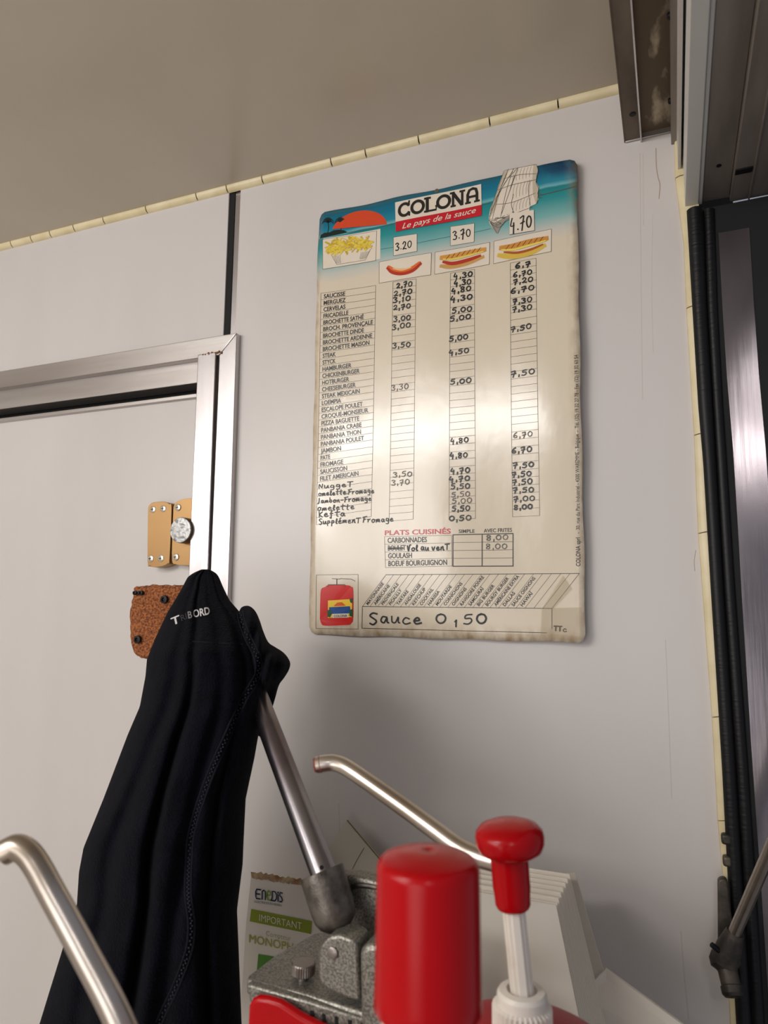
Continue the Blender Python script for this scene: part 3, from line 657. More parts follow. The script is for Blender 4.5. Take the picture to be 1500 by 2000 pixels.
# tall ship
HULL = flat('print_ship_grey', (150,142,130), .3); SAIL2 = flat('print_sail_shade', (188,176,154), .3)
sail = [(984,336),(1000,331),(1012,328),(1048,321),(1051,333),(1048,345),(1047,356),(1053,366),(1050,378),(1052,390),(1047,399),(1035,404),(1034,413),(1012,420),(1000,427),(985,432),(978,441),(972,457),(963,448),(956,436),(955,424),(958,408),(966,388),(974,362)]
pic('printed_ship', CREAMP, .0009, sail)
pic('printed_ship_hull', HULL, .0010, [(956,432),(966,436),(984,426),(1006,419),(1004,424),(986,434),(979,442),(972,457),(963,448)])
pic('printed_sail_shade', SAIL2, .0010, [(984,336),(994,333),(978,372),(968,410),(958,424),(958,408),(966,388),(974,362)])
pic('printed_sail_shade', SAIL2, .0010, [(1042,322),(1048,321),(1051,333),(1048,345),(1047,356),(1053,366),(1050,378),(1052,390),(1047,399),(1041,380),(1040,350)])
mb = MB()
SL = [[(985,334),(962,400),(956,432)],[(993,331),(974,380),(962,428)],[(1003,330),(990,370),(978,424)],[(1012,328),(1001,356),(995,376)],[(972,372),(1000,362),(1046,352)],[(968,400),(1000,396),(1046,378)],[(984,350),(1015,342),(1048,340)],[(958,430),(985,425),(1040,405)],[(986,334),(1046,322)],[(970,456),(965,445),(956,430)],[(957,436),(975,445),(990,430),(1010,420)],[(1048,322),(1051,335),(1047,356),(1052,370),(1049,398)],[(966,392),(1004,330)],[(980,418),(1006,345)],[(960,412),(990,340)],[(956,424),(985,360),(1010,330)],[(1003,380),(999,400),(1004,418)],[(1035,352),(1032,372),(1036,402)]]
for a in SL:
    p3 = smooth_path([BS.px2(*p) for p in a], 5) if len(a) > 2 else [BS.px2(*p) for p in a]; ribbon(mb, BS, p3, .00055, .0012)
for k in range(6):
    x = 1004+k*6.4
    for (y0, y1) in ((332-k*1.2, 355-k*1.6), (360-k*1.6, 388-k*2), (394-k*2, 414-k*2.2)):
        p3 = smooth_path([BS.px2(x+2,y0), BS.px2(x-1.5,(y0+y1)/2), BS.px2(x-2,y1)], 4); ribbon(mb, BS, p3, .00028, .0012)
random.seed(4)
for k in range(34):
    x = random.uniform(957, 1006); y = random.uniform(430, 446)-(x-958)*.38; linepx(mb, BS, [(x,y),(x+random.uniform(2,7),y+random.uniform(-3,3))], .0005, .0013, 2)
mb.build('printed_rigging', flat('print_rigging', (70,60,54), .3), board, fix=False)
mb = MB(); linepx(mb, BS, [(1050,383),(1126,364)], .0010, .0005); linepx(mb, BS, [(1053,378),(1059,381)], .0008, .0011, 2); linepx(mb, BS, [(1050,387),(1058,386)], .0006, .0011, 2)
mb.build('thin_printed_lines', LINE, board, fix=False)
# sauce jar picture
jar = [(626,1160),(628,1150),(636,1146),(642,1143),(678,1143),(686,1146),(690,1153),(690,1206),(687,1216),(678,1221),(636,1222),(628,1218),(625,1208)]
pic('printed_sauce_jar', flat('print_jar_red', (204,38,34), .25), .0006, [tuple(p) for p in smooth_path(jar, 4)])
pic('printed_jar_label', flat('print_yellow', (236,196,58), .25), .0009, [(641,1173),(688,1170),(688,1205),(641,1207)])
pic('printed_jar_label', flat('print_orange_red', (216,96,40), .25), .0010, [(652,1184),(659,1177),(668,1176),(676,1183)])
pic('printed_jar_label', flat('print_sea_blue', (34,78,142), .25), .0011, [(643,1186),(684,1184),(686,1197),(668,1200),(645,1199)])
LEAFG = flat('print_leaf_green', (34,84,52), .25)
for q_ in ([(640,1193),(645,1189),(649,1198),(645,1206),(640,1204)], [(683,1192),(689,1189),(689,1205),(683,1203)], [(683,1170),(689,1168),(689,1178),(685,1177)]):
    pic('printed_leaf', LEAFG, .0012, q_)
pic('printed_jar_label', CREAMP, .0013, [(650,1199),(680,1198),(682,1206),(650,1207)])
mb = MB(); textpx(mb, BS, 'COLONA', (653,1205.5), (679,1204.5), 4.5, eps=.0016, bold=.01)
linepx(mb, BS, [(641,1146),(641,1142),(674,1142),(674,1146)], .0010, .0010, 3); linepx(mb, BS, [(658,1142),(658,1131)], .0010, .0010, 3)
linepx(mb, BS, [(649,1130),(662,1131),(667,1130),(686,1131),(694,1135)], .0008, .0010, 3); mb.build('printed_pump', INK, board, fix=False)
c = BS.to3(BS.px2(853,373), .0003); MB().lathe(c, (0,-1,0), [(.0035,0),(.0035,.0004),(.0022,.0006)], 20).build('hanging_eyelet', mat('eyelet_brown', (88,76,58), .6), board)
# old adhesive tape over the lower right corner and a tape scrap top right
TAPE = mat('yellowed_tape', (172,150,108), .22, spec=.5); TAPE.node_tree.nodes['Principled BSDF'].inputs['Alpha'].default_value = .25
mb = MB(); fill_grid(mb, BS, [(1059,1188),(1100,1124),(1118,1150),(1080,1190)], .0018); fill_grid(mb, BS, [(1058,1188),(1136,1186),(1138,1250),(1055,1247)], .0019)
mb.build('clear_tape', TAPE, board, fix=False)
# ================================================================== LOCK on the door
def rr_poly(x0, x1, z0, z1, r, n=6):
    out = []
    for cx, cz, a0 in ((x1-r, z1-r, 0), (x0+r, z1-r, 90), (x0+r, z0+r, 180), (x1-r, z0+r, 270)):
        for i in range(n+1):
            t = math.radians(a0+90*i/n); out.append((cx+r*math.cos(t), cz+r*math.sin(t)))
    return out
def yproj(px, py, y): q = P(px, py, y); return q
yl = -.004
def screw(c, parent, r=.0062):
    o = MB().lathe(c, (0,-1,0), [(r,0),(r,.0006),(r*.75,.0014),(r*.3,.0016)], 20).build('screw', SCREW, parent, smooth=True)
    c2 = (c[0], c[1]-.00165, c[2]); m_ = MB()
    m_.box(c2[0]-r*.5, c2[0]+r*.5, c2[1]-.0002, c2[1]+.0004, c2[2]-r*.13, c2[2]+r*.13); m_.box(c2[0]-r*.13, c2[0]+r*.13, c2[1]-.0002, c2[1]+.0004, c2[2]-r*.5, c2[2]+r*.5)
    m_.build('cross_slot', DARKSCREW, o)
a = P(289,978,yl); b_ = P(331,1108,yl)
lk = empty('lock_keeper', (a[0], .02, b_[2])); tag(lk, 'narrow bronze lock keeper with four screws, left of the round bolt knob', 'lock')
pts = [P(x, y, yl) for x, y in ((289,992),(292,986),(300,981),(322,980),(331,985),(335,993),(331,1092),(328,1100),(320,1105),(303,1108),(293,1105),(288,1096))]
MB().prism([(p[0], yl, p[2]) for p in smooth_path(pts+[pts[0]], 3)[:-1]], (0,.024,0)).build('cover', BRONZE, lk, bevel=.0065, seg=4)
for px, py in ((298.5,995),(318.5,993.5),(294,1091),(314,1090.5)): screw(P(px, py, yl-.0002), lk)
a = P(335,975,yl)
lb = empty('bolt_lock', (P(360,1108,yl)[0], .02, P(360,1108,yl)[2])); tag(lb, 'bronze bolt lock with round chromed turn knob, half behind the aluminium door edge', 'lock')
pts = [P(x, y, yl) for x, y in ((338,990),(343,981),(356,975),(372,973),(400,972),(404,980),(404,1095),(398,1104),(360,1104),(342,1102),(335,1094),(336,1040))]
MB().prism([(p[0], yl+.001, p[2]) for p in smooth_path(pts+[pts[0]], 3)[:-1]], (0,.023,0)).build('cover', BRONZE, lb, bevel=.0055, seg=4)
for px, py in ((347,991),(343,1088)): screw(P(px, py, yl), lb)
c = P(364,1037,yl); c[1] = yl+.001
kn = MB().lathe(c, (0,-1,0), [(.0222,0),(.0226,.002),(.0226,.014),(.0222,.016)], 40).build('knob_collar', mat('knob_brown_metal', (96,78,58), .35, metal=.7), lb, smooth=True)
c3 = (c[0], c[1]-.0155, c[2])
MB().lathe(c3, (0,-1,0), [(.0222,0),(.0223,.001),(.0214,.002),(.004,.0024)], 40).build('knob_face', mat('scratched_chrome', (158,158,155), .36, metal=.7, col2=(104,104,102), nscale=70, nlo=.5, nhi=.62, stretch=(1,1,2), bump=.4, bscale=200), lb, smooth=True)
# torn patch of chipboard where a fitting was removed
random.seed(2)
out = [(262,1146),(285,1144),(300,1142),(330,1143),(356,1142),(400,1143),(405,1160),(404,1250),(402,1286),(330,1285),(300,1286),(279,1286),(266,1279),(257,1262),(254,1230),(254,1200),(257,1176),(261,1160)]
op = smooth_path(out+[out[0]], 5)[:-1]; cen = P(330,1215,.019); vs = []; ringn = 14; K = len(op)
for r_ in range(ringn+1):
    for p in op:
        q = P(p[0]+random.uniform(-1,1), p[1]+random.uniform(-1,1), .019); t = r_/ringn
        q = cen*t+q*(1-t); q[1] = .0195-(0 if r_ == 0 else .004+random.uniform(0, .0012)); vs.append(q)
fs = [(r_*K+i, r_*K+(i+1) % K, (r_+1)*K+(i+1) % K, (r_+1)*K+i) for r_ in range(ringn) for i in range(K)]
cp = MB().add(vs, fs).build('chipboard_patch', CHIP, origin=tuple(P(330,1286,.02)), fix=True)
tag(cp, 'rough brown bare chipboard patch on the white door below the bronze lock', 'patch')
for px, py, r_ in ((322,1171,.0075),(270,1249,.0075),(265,1158,.004),(277,1158,.0045),(271,1158,.0035)):
    c = P(px, py, .012); MB().lathe(c, (0,-1,0), [(r_,0),(r_*.95,.004),(r_*.5,.0045),(r_*.4,.002)], 12).build('burnt_screw', DARKSCREW, cp, smooth=True, origin=tuple(P(330,1286,.02)))
# ================================================================== FRY CUTTER (lever, casting, red frame)
YC = -.43
fc = empty('fry_cutter', (P(620,1900,YC)[0], YC+.1, ZT)); tag(fc, 'grey cast metal french fry cutter with a long steel lever and red frame', 'fry cutter')
R0, R1 = Q(640,1725,.615), Q(434,1180,.885)
R0v, R1v = Vector(R0), Vector(R1); ax = (R1v-R0v).normalized()
lever = MB().tube([R0v, R0v.lerp(R1v,.3), R0v.lerp(R1v,.7), R1v], [.0118,.0118,.0118,.0118], 32).build('lever', RODM, fc, smooth=True)
hc = Q(634,1702,.6); MB().tube([Vector(Q(571+57,1694,.604)), Vector(Q(628.5,1694.5,.601))], .0018, 10).build('lever_pin_hole', DARKSCREW, lever)
# cup that holds the lever
cb = Vector(Q(655,1790,.60)); cax = (Vector(Q(628,1702,.615))-cb).normalized(); hL = (Vector(Q(628,1702,.615))-cb).length
MB().lathe(cb, cax, [(.002,-.012),(.009,-.0105),(.015,-.006),(.0182,0),(.0192,.008),(.0196,.02),(.0196,hL-.001),(.0190,hL),(.0125,hL),(.0122,hL-.01)], 48).build('lever_socket', HAMMERD, fc, smooth=True, angle=50)
def ypoly(pxs, y): return [P(px, py, y) for px, py in pxs]
# arched arm behind the socket
MB().prism(ypoly([(655,1708),(690,1710),(745,1722),(790,1745),(800,1870),(735,1862),(712,1838),(690,1826),(672,1800),(660,1770)], YC+.03), (0,.018,0)).build('arched_arm', HAMMER, fc, bevel=.004, seg=3)
p3 = smooth_path([P(676,1745,YC+.029), P(690,1732,YC+.029), P(712,1730,YC+.029), P(760,1738,YC+.029)], 5)
MB().tube(p3, .0022, 8).build('arm_rib', HAMMERD, fc, smooth=True)
# sloping top plate
zp_ = P(482,1918,YC-.02)[2]
plate = [Zp(482,1912,zp_), Zp(486,1903,zp_), Zp(540,1862,zp_), Zp(612,1822,zp_), Zp(650,1816,zp_), Zp(800,1870,zp_), Zp(800,2002,zp_), Zp(735,1985,zp_), Zp(600,1942,zp_)]
MB().prism(plate, (0,0,-.013)).build('top_plate', HAMMER, fc, bevel=.003, seg=3)
# upright lug with its pin
lugy = YC+.0
MB().prism(ypoly([(620,1900),(622,1862),(628,1842),(642,1829),(664,1826),(690,1836),(698,1848),(704,1958),(680,1952),(640,1935),(622,1918)], lugy-.02), (0,.026,0)).build('pivot_lug', HAMMER, fc, bevel=.004, seg=3)
c = P(650,1861,lugy-.0205); MB().lathe(c, (0,-1,0), [(.0046,0),(.0046,.0012),(.003,.0018)], 20).build('pivot_pin', KNURL, fc, smooth=True)
# column and front skirt
MB().prism(ypoly([(700,1858),(716,1842),(745,1846),(800,1860),(800,2120),(705,2100)], YC-.028), (0,.05,0)).build('column', HAMMER, fc, bevel=.006, seg=3)
MB().prism(ypoly([(481,1922),(600,1955),(735,1997),(735,2110),(560,2060),(488,1960)], YC-.022), (0,.02,0)).build('front_skirt', HAMMER, fc, bevel=.002)
for x, y, w, h in ((581,1968,5,6),(605,1974,7,10),(628.6,1980,6,22),(653,1986,6,30),(679,1993,7,30),(704,1999,7,30)):
    q = ypoly([(x,y),(x+w,y+1.5),(x+w+2,y+h+1),(x+2,y+h)], YC-.0228); MB().prism(q, (0,.003,0)).build('vent_slot', BLACK, fc)
# knurled thumb screw
kc = Zp(592,1912,zp_)
ks = MB().lathe((kc[0], kc[1], zp_), (0,0,1), [(.0045,-.002),(.0045,.004),(.0096,.0042),(.0098,.005),(.0098,.0125),(.0092,.0135),(.002,.0136)], 64, rib=(.0048,.0126,.0005)).build('thumb_screw', KNURL, fc, smooth=True, angle=25)
# red frame in front, legs down to the counter
rf = [(478,2060),(484,1962),(490,1948),(500,1942),(520,1944),(560,1956),(620,1977),(690,2003),(760,2030),(760,2100),(600,2052),(540,2010),(500,1996)]
MB().prism(ypoly([(476,2130),(484,1966),(490,1954),(502,1948),(522,1950),(545,1957),(563,1968),(582,1981),(606,1994),(630,2006),(690,2036),(770,2076),(770,2140)], YC-.032), (0,.009,0)).build('red_frame', RED, fc, bevel=.004, seg=3)
lx = P(600,2100,YC)[0]
for x0 in (lx, lx+.085):
    for y0 in (YC-.02, YC+.03):
        MB().box(x0, x0+.016, y0, y0+.016, ZT, zp_-.02).build('leg', HAMMER, fc, bevel=.002)
# ================================================================== SAUCE DISPENSERS
UP = Vector((0,0,1))
def bottle_prof(R, H, rn):
    return [(R*.96,0),(R,.006),(R,H*.62)] + [(rn+(R-rn)*math.cos(t), H*.62+(H*.30)*math.sin(t)) for t in np.linspace(.1, math.pi/2, 12)] + [(rn,H)]
# dispenser A: broad red plunger cap close to the camera
dA = .335; topA = Vector(Q(836,1660,dA)); rA = 101.5/F*dA
sA = empty('sauce_dispenser', (topA.x, topA.y, ZT)); tag(sA, 'nearest sauce dispenser with a broad red cylindrical plunger cap, left of the mushroom-knobbed one', 'sauce dispenser')
cH = .070
prof = [(rA*.99,-cH),(rA*1.015,-cH+.001),(rA*1.01,-cH+.008),(rA,-cH+.02),(rA*.985,-.0085)] + [(rA*.985-.0055*(1-math.cos(t)), -.0085+.0055*math.sin(t)) for t in np.linspace(.15, math.pi/2-.25, 7)] + [(rA*.55,-.0009),(rA*.2,-.0001),(.0012,0.),(.0008,-.0006),(.0003,-.0007)]
MB().lathe(topA, UP, prof, 72).build('plunger_cap', RED, sA, smooth=True, angle=60)
hA = topA.z-ZT
MB().lathe((topA.x, topA.y, topA.z-cH-.03), UP, [(.019,0),(.022,.001),(.022,.029),(.016,.031)], 40).build('neck_collar', WHITEPL, sA, smooth=True)
MB().lathe((topA.x, topA.y, ZT), UP, bottle_prof(.06, hA-cH-.03, .02), 56).build('bottle', REDB, sA, smooth=True)
# dispenser B: mushroom knob
dB = .47; kB = Vector(Q(995,1634,dB)); cB = Vector(Q(1021,1950,dB-.01)); axB = (kB-cB).normalized(); hk = (kB-cB).length
sB = empty('sauce_dispenser', (cB.x, cB.y, ZT)); tag(sB, 'sauce dispenser with red mushroom-shaped pump knob above a ribbed white collar', 'sauce dispenser')
rk = 67/F*dB
MB().lathe(kB, axB, [(.0128,-.0125),(rk*.72,-.0112),(rk*.90,-.0086),(rk*.985,-.0045),(rk,0),(rk*.97,.0035),(rk*.84,.0068),(rk*.6,.0090),(rk*.3,.0100),(.001,.0103)], 64).build('pump_knob', RED, sB, smooth=True, angle=70)
q0 = kB-axB*.010; q1 = Vector(Q(1002,1768,dB))
hN = (q0-q1).length
MB().lathe(q1, axB, [(.008,-.002),(.0108,-.001),(.0118,.0012),(.0119,.006),(.0126,.012),(.0128,hN-.004),(.0134,hN)], 40).build('pump_neck', RED, sB, smooth=True, angle=50)
# white cross-shaped shaft
m_ = MB(); bz = cB-axB*.0; tz = q1+axB*.001
side = axB.cross(Vector((RM[0][2], RM[1][2], RM[2][2]))).normalized(); fr_ = axB.cross(side).normalized()
for (u, v, wu, wv) in ((0,0,.0075,.0028),(0,0,.0028,.0075),(0,0,.0055,.0055)):
    pts = [bz+side*su*wu+fr_*sv*wv for su, sv in ((-1,-1),(1,-1),(1,1),(-1,1))]
    m_.prism([tuple(p) for p in pts], tuple(tz-bz))
m_.build('pump_shaft', WHITEPL, sB, bevel=.0006)
rC = 49/F*dB
cT = Vector(Q(1019,1932,dB-.008))
MB().lathe(cT-UP*.027, UP, [(rC*.9,0),(rC*1.07,.001),(rC*1.06,.017),(rC*.99,.0185),(rC*.97,.024),(rC*.88,.0265),(rC*.60,.027),(rC*.55,.0235),(.009,.023)], 72, rib=(.0005,.0175,.0017)).build('ribbed_collar', WHITEPL, sB, smooth=True, angle=25)
hB = cT.z-.025-ZT
MB().lathe((cT.x, cT.y, ZT), UP, [(.069,0),(.074,.006),(.074,hB-.035)] + [(.022+.052*math.cos(t), hB-.035+.034*math.sin(t)) for t in np.linspace(.1, math.pi/2, 14)], 64).build('bottle', REDB, sB, smooth=True)
# its steel spout, sweeping left to a cut end
sp = smooth_path([Q(975,1686,.475), Q(935,1674,.485), Q(895,1655,.495), Q(850,1622,.51), Q(790,1578,.53), Q(725,1532,.55), Q(690,1508,.56), Q(668,1495,.565), Q(650,1490,.567), Q(634,1491,.567), Q(618,1494,.567)], 6)
MB().tube(sp, .0066, 24).build('spout', STEEL, sB, smooth=True)
tpe = Vector(sp[-1]); dr = (tpe-Vector(sp[-2])).normalized(); MB().tube([tpe-dr*.0035, tpe+dr*.0018], [.0068,.0054], 20).build('spout_end', RUST, sB, smooth=True)
# dispenser C: spout at the lower left, its body below the frame
sc_ = smooth_path([Q(300,2170,.36), Q(232,1992,.375), Q(160,1852,.39), Q(100,1742,.40), Q(75,1696,.405), Q(55,1668,.408), Q(33,1655,.41), Q(10,1664,.41)], 7)
top = Vector(sc_[0]); axC = top
sC = empty('sauce_dispenser', (top.x, top.y-.02, ZT)); tag(sC, 'steel dispenser spout rising across the dark jacket at the lower left', 'sauce dispenser')
MB().tube(sc_, .0074, 28).build('spout', STEEL, sC, smooth=True)
tpe = Vector(sc_[-1]); dr = (tpe-Vector(sc_[-2])).normalized(); MB().tube([tpe-dr*.001, tpe+dr*.0012], .0060, 20).build('spout_end', DARKSCREW, sC, smooth=True)
MB().tube([(top.x, top.y, top.z+.004), (top.x, top.y-.0, ZT+.19)], [.014,.014], 24).build('pump_neck', RED, sC, smooth=True)
MB().lathe((top.x, top.y, ZT), UP, bottle_prof(.06, .20, .02), 48).build('bottle', REDB, sC, smooth=True)
# ================================================================== GAS STRUT at the right
gs = empty('gas_strut', tuple(Q(1425,1900,.80))); tag(gs, 'chromed gas strut on a dark ball joint bracket beside the black rubber seal', 'gas strut')
MB().tube([Q(1432,1828,.80), Q(1530,1600,.74), Q(1640,1345,.68)], .0068, 24).build('piston_rod', STEEL, gs, smooth=True)
MB().tube([Q(1436,1820,.80), Q(1424,1850,.803), Q(1415,1876,.805)], [.0095,.0135,.0150], 24).build('end_fitting', DKMETAL, gs, smooth=True)
MB().lathe(Q(1417,1880,.805), tuple(Vector(Q(1428,1925,.79))-Vector(Q(1417,1880,.805))), [(.002,-.016),(.012,-.013),(.0165,-.006),(.0165,.002),(.012,.006),(.0105,.008),(.0105,.022),(.0118,.023),(.0118,.030),(.0095,.033),(.004,.0335),(.003,.030)], 32).build('ball_joint', DKMETAL, gs, smooth=True, angle=35)
MB().tube([Q(1404,1857,.80), Q(1390,1845,.80)], .003, 10).build('clip', DARKSCREW, gs, smooth=True)
pl = [(1402,1722),(1406,1717),(1416,1716),(1421,1722),(1440,1880),(1446,1950),(1438,1952),(1403,1880)]
MB().prism([P(x, y, -.03) for x, y in pl], (0,.012,0)).build('bracket_plate', DKMETAL, gs, bevel=.002)
# ================================================================== PAPERS AND CARTONS behind
def sheet(name, pxs, ys, thick, m, parent=None, origin=None, bevel=0.):
    pts = [P(px, py, y) for (px, py), y in zip(pxs, ys)]
    o = MB().prism(pts, (0, thick, 0)).build(name, m, parent, origin=origin, bevel=bevel)
    return o
zt = ZT
def carton(k, n):
    t = k/(n-1)
    tr_c = np.array([1086+ (1112-1086)*t, 1768-60*t**.8 + (4 if k % 2 else 0)]); br_c = np.array([1122+(1160-1122)*t, 1946-38*t])
    y = -.22+.095*t
    A = P(tr_c[0], tr_c[1], y); B = P(br_c[0], br_c[1], y-.045); dwn = (B-A)/abs((B-A)[2])
    B2 = A+dwn*(A[2]-ZT); lf = np.array([-.13, .0, 0.])
    return [A, B2, B2+lf, A+lf]
nC = 13
for k in range(nC):
    q = carton(k, nC); o = MB().prism(q, (0, .0016, 0)).build('flat_carton', PAPER if k == 0 else PAPERE, origin=tuple((q[1]+q[2])/2))
    if k == 0: tag(o, 'white flat carton at the front of the leaning stack, right of the mushroom knob', 'carton')
    else: tag(o, 'thin white flat carton seen edge-on in the leaning stack', 'carton', 'flat cartons stacked on edge')
yb = -.10
A = P(1123,1705,yb); B = P(1180,1900,yb-.008); d_ = (B-A)/abs((B-A)[2]); B2 = A+d_*(A[2]-ZT)
C_ = P(900,1728,yb)
o = MB().prism([A, B2, B2+np.array([-.3,0,0]), C_], (0,.002,0)).build('flat_carton', PAPER, origin=tuple(B2)); tag(o, 'tallest white flat carton, at the back of the leaning stack against the wall', 'carton')
q = [P(1128,1950,-.18), P(1183,1893,-.15), P(1345,2010,-.17), P(1500,2130,-.19), P(1200,2200,-.22)]
nrm = None
o = MB().prism(q, (0,.004,.0)).build('cardboard_sheet', PAPER, origin=tuple((q[4]))); tag(o, 'white cardboard sheet lying slanted at the foot of the carton stack', 'cardboard')
q = [P(678,1602,-.03), P(752,1690,-.04), P(900,1860,-.05), P(760,1960,-.05), P(650,1900,-.04), P(636,1665,-.03)]
o = MB().prism(q, (0,.002,0)).build('paper_sheet', mat('old_paper', (198,192,176), .6), origin=tuple(q[3])); tag(o, 'yellowed paper sheet with a pointed corner leaning on the wall behind the lever', 'paper')
ribm = MB(); ribm.tube([P(678,1602,-.0305), P(752,1690,-.0405)], .0009, 6); ribm.build('dark_edge', mat('old_paper_edge', (120,104,70), .8), o, origin=tuple(q[3]))
ribm = MB(); ribm.tube([P(711,1656,-.0385), P(697,1680,-.040), P(681,1712,-.042)], .0005, 6); ribm.build('crease', LINE, o, origin=tuple(q[3]))
# leaflet
class PlaneSurf:
    def __init__(s, y): s.y = y
    def px2(s, px, py): q = P(px, py, s.y); return np.array([q[0], q[2]])
    def to3(s, a, e): return (a[0], s.y-e, a[1])
ly = -.06; LS = PlaneSurf(ly)
lo = empty('leaflet', tuple(P(540,2100,ly))); tag(lo, 'torn white and green leaflet reading IMPORTANT behind the fry cutter', 'leaflet')
random.seed(9)
top_e = [(491+i*(640-491)/16, 1706+i*(1728-1706)/16+random.uniform(-2.5,3)) for i in range(17)]
q = [(x, y) for x, y in top_e]+[(628,1900),(600,2120),(466,2090),(472,1940),(480,1810)]
MB().prism([P(x, y, ly) for x, y in q], (0,.004,0)).build('page', LEAF, lo)
mb = MB()
for i in range(11):
    x = 497+i*11; y = 1709+i*1.7
    poly(mb, LS, [(x-7,y-4+random.uniform(-3,2)),(x+random.uniform(0,4),y-7+random.uniform(-2,2)),(x+8,y-2),(x+4+random.uniform(-2,3),y+6+random.uniform(-2,4)),(x-5,y+5)], .0006+.0002*(i % 3))
mb.build('torn_edge', mat('torn_brown_paper', (196,172,138), .8, col2=(150,104,66), nscale=60), lo, fix=False)
mb = MB(); poly(mb, LS, [(491,1775),(610,1799),(608,1824),(488,1799)], .0006); mb.build('green_banner', flat('leaflet_olive_green', (142,158,44), .5), lo, fix=False)
mb = MB(); poly(mb, LS, [(505,1863),(560,1872),(556,1930),(499,1926)], .0006); mb.build('green_block', flat('leaflet_green', (86,146,50), .5), lo, fix=False)
mb = MB(); textpx(mb, LS, 'IMPORTANT', (507,1798), (590,1815), 14, eps=.001, bold=-.004); mb.build('banner_lettering', LEAF, lo, fix=False)
mb = MB(); textpx(mb, LS, 'MONOPH', (487,1840), (573,1858), 17, eps=.001); mb.build('green_lettering', flat('leaflet_olive', (168,170,52), .5), lo, fix=False)
mb = MB(); textpx(mb, LS, 'Compteur', (520,1827), (569,1837), 10.5, eps=.001, bold=-.01); mb.build('thin_green_lettering', flat('leaflet_pale_olive', (160,166,96), .5), lo, fix=False)
mb = MB()
def lgp(pts, w=.0020):
    p3 = [LS.px2(500+u*52, 1755-20*v+u*7) for u, v in pts]; ribbon(mb, LS, p3, w, .001)
lgp([(.17,.05),(.02,.05),(0,.3),(0,.7),(.04,.95),(.19,.95)]); lgp([(.02,.5),(.15,.5)])
lgp([(.24,.05),(.24,.8),(.30,.95),(.36,.8),(.36,.05)])
lgp([(.58,.05),(.62,.3),(.62,.95),(.72,.95),(.78,.7),(.78,.3),(.72,.05),(.62,.05)]); lgp([(.84,.05),(.84,.7)]); lgp([(.84,.85),(.84,.95)])
lgp([(1.0,.9),(.92,.95),(.90,.65),(.98,.45),(1.0,.2),(.97,.05),(.9,.05)])
textpx(mb, LS, "L'ELECTRICITE EN RESEAU", (497,1762), (551,1770), 4.5, eps=.001); mb.build('dark_blue_lettering', flat('leaflet_navy', (28,48,84), .5), lo, fix=False)
mb = MB(); lgp([(.57,.05),(.46,.05),(.42,.4),(.42,.75),(.48,.95),(.55,.85),(.55,.55),(.43,.5)]); mb.build('green_logo_letter', flat('leaflet_logo_green', (126,164,48), .5), lo, fix=False)
# ================================================================== JACKET over the lever
Lt = [(1112,394),(1116,384),(1121,374),(1128,366),(1153,353),(1196,327),(1247,303),(1287,287),(1321,284),(1380,273),(1436,249),(1560,202),(1656,163),(1704,154),(1768,150),(1854,122),(1938,96),(2000,77),(2120,40)]
Rt = [(1112,408),(1116,417),(1121,424),(1130,429),(1145,435),(1172,448),(1195,468),(1215,485),(1250,503),(1300,522),(1340,522),(1380,516),(1410,511),(1440,504),(1480,497),(1560,480),(1640,476),(1688,474),(1777,463),(1848,466),(2000,472),(2120,478)]
def itp(tab, y): return float(np.interp(y, [t[0] for t in tab], [t[1] for t in tab]))
NY, NX = 150, 72
jk = empty('jacket', tuple(P(300,2120,-.3))); tag(jk, 'dark navy fleece jacket hung over the end of the steel lever', 'jacket')
def jfront(s, y):
    g = min(1., (y-1112)/500.); e = max(0., 1-(2*s-1)**2)
    T = .012+.075*min(1., (y-1112)/160.)+.03*g
    base = -.245-.075*g
    f = 0
    for c_, w_, a_ in ((.20,.05,.7),(.41,.035,1.1),(.62,.05,.5),(.83,.03,.8)):
        cc = c_+.03*math.sin(y*.005+c_*11)-.10*(1-g)*(c_-.5)
        f += a_*math.exp(-((s-cc)/w_)**2)
    fold = f*(.004+.020*g)
    wr = .0022*math.sin(y*.021+s*7)*math.sin(s*17+y*.005)
    # darted crease from the logo down to the left
    return base - T*e**.42 + fold*e**.3 + wr
vs = []
for j in range(NY+1):
    y = 1112+(2120-1112)*(j/NY)**1.15
    l, r = itp(Lt, y), itp(Rt, y)
    for i in range(NX+1):
        s = i/NX; s2 = .5-.5*math.cos(math.pi*s)
        px = l+(r-l)*s2
        vs.append(P(px, y, jfront(s2, y)))
    for i in range(NX-1, 0, -4):
        s2 = .5-.5*math.cos(math.pi*i/NX); px = l+(r-l)*s2; g = min(1., (y-1112)/400.)
        vs.append(P(l+(r-l)*(.5+(s2-.5)*.97), y, -.235+ .03*(1-(2*s2-1)**2)**.5*min(1,(y-1112)/100.)-.03*g))
K = len(vs)//(NY+1)
fs = [(j*K+i, j*K+(i+1) % K, (j+1)*K+(i+1) % K, (j+1)*K+i) for j in range(NY) for i in range(K)]
fs += [tuple(range(K)), tuple(range(NY*K, (NY+1)*K))]
jbody = MB().add(vs, fs); jbody_o = jbody.build('body', FLEECE, jk, smooth=True, angle=180)
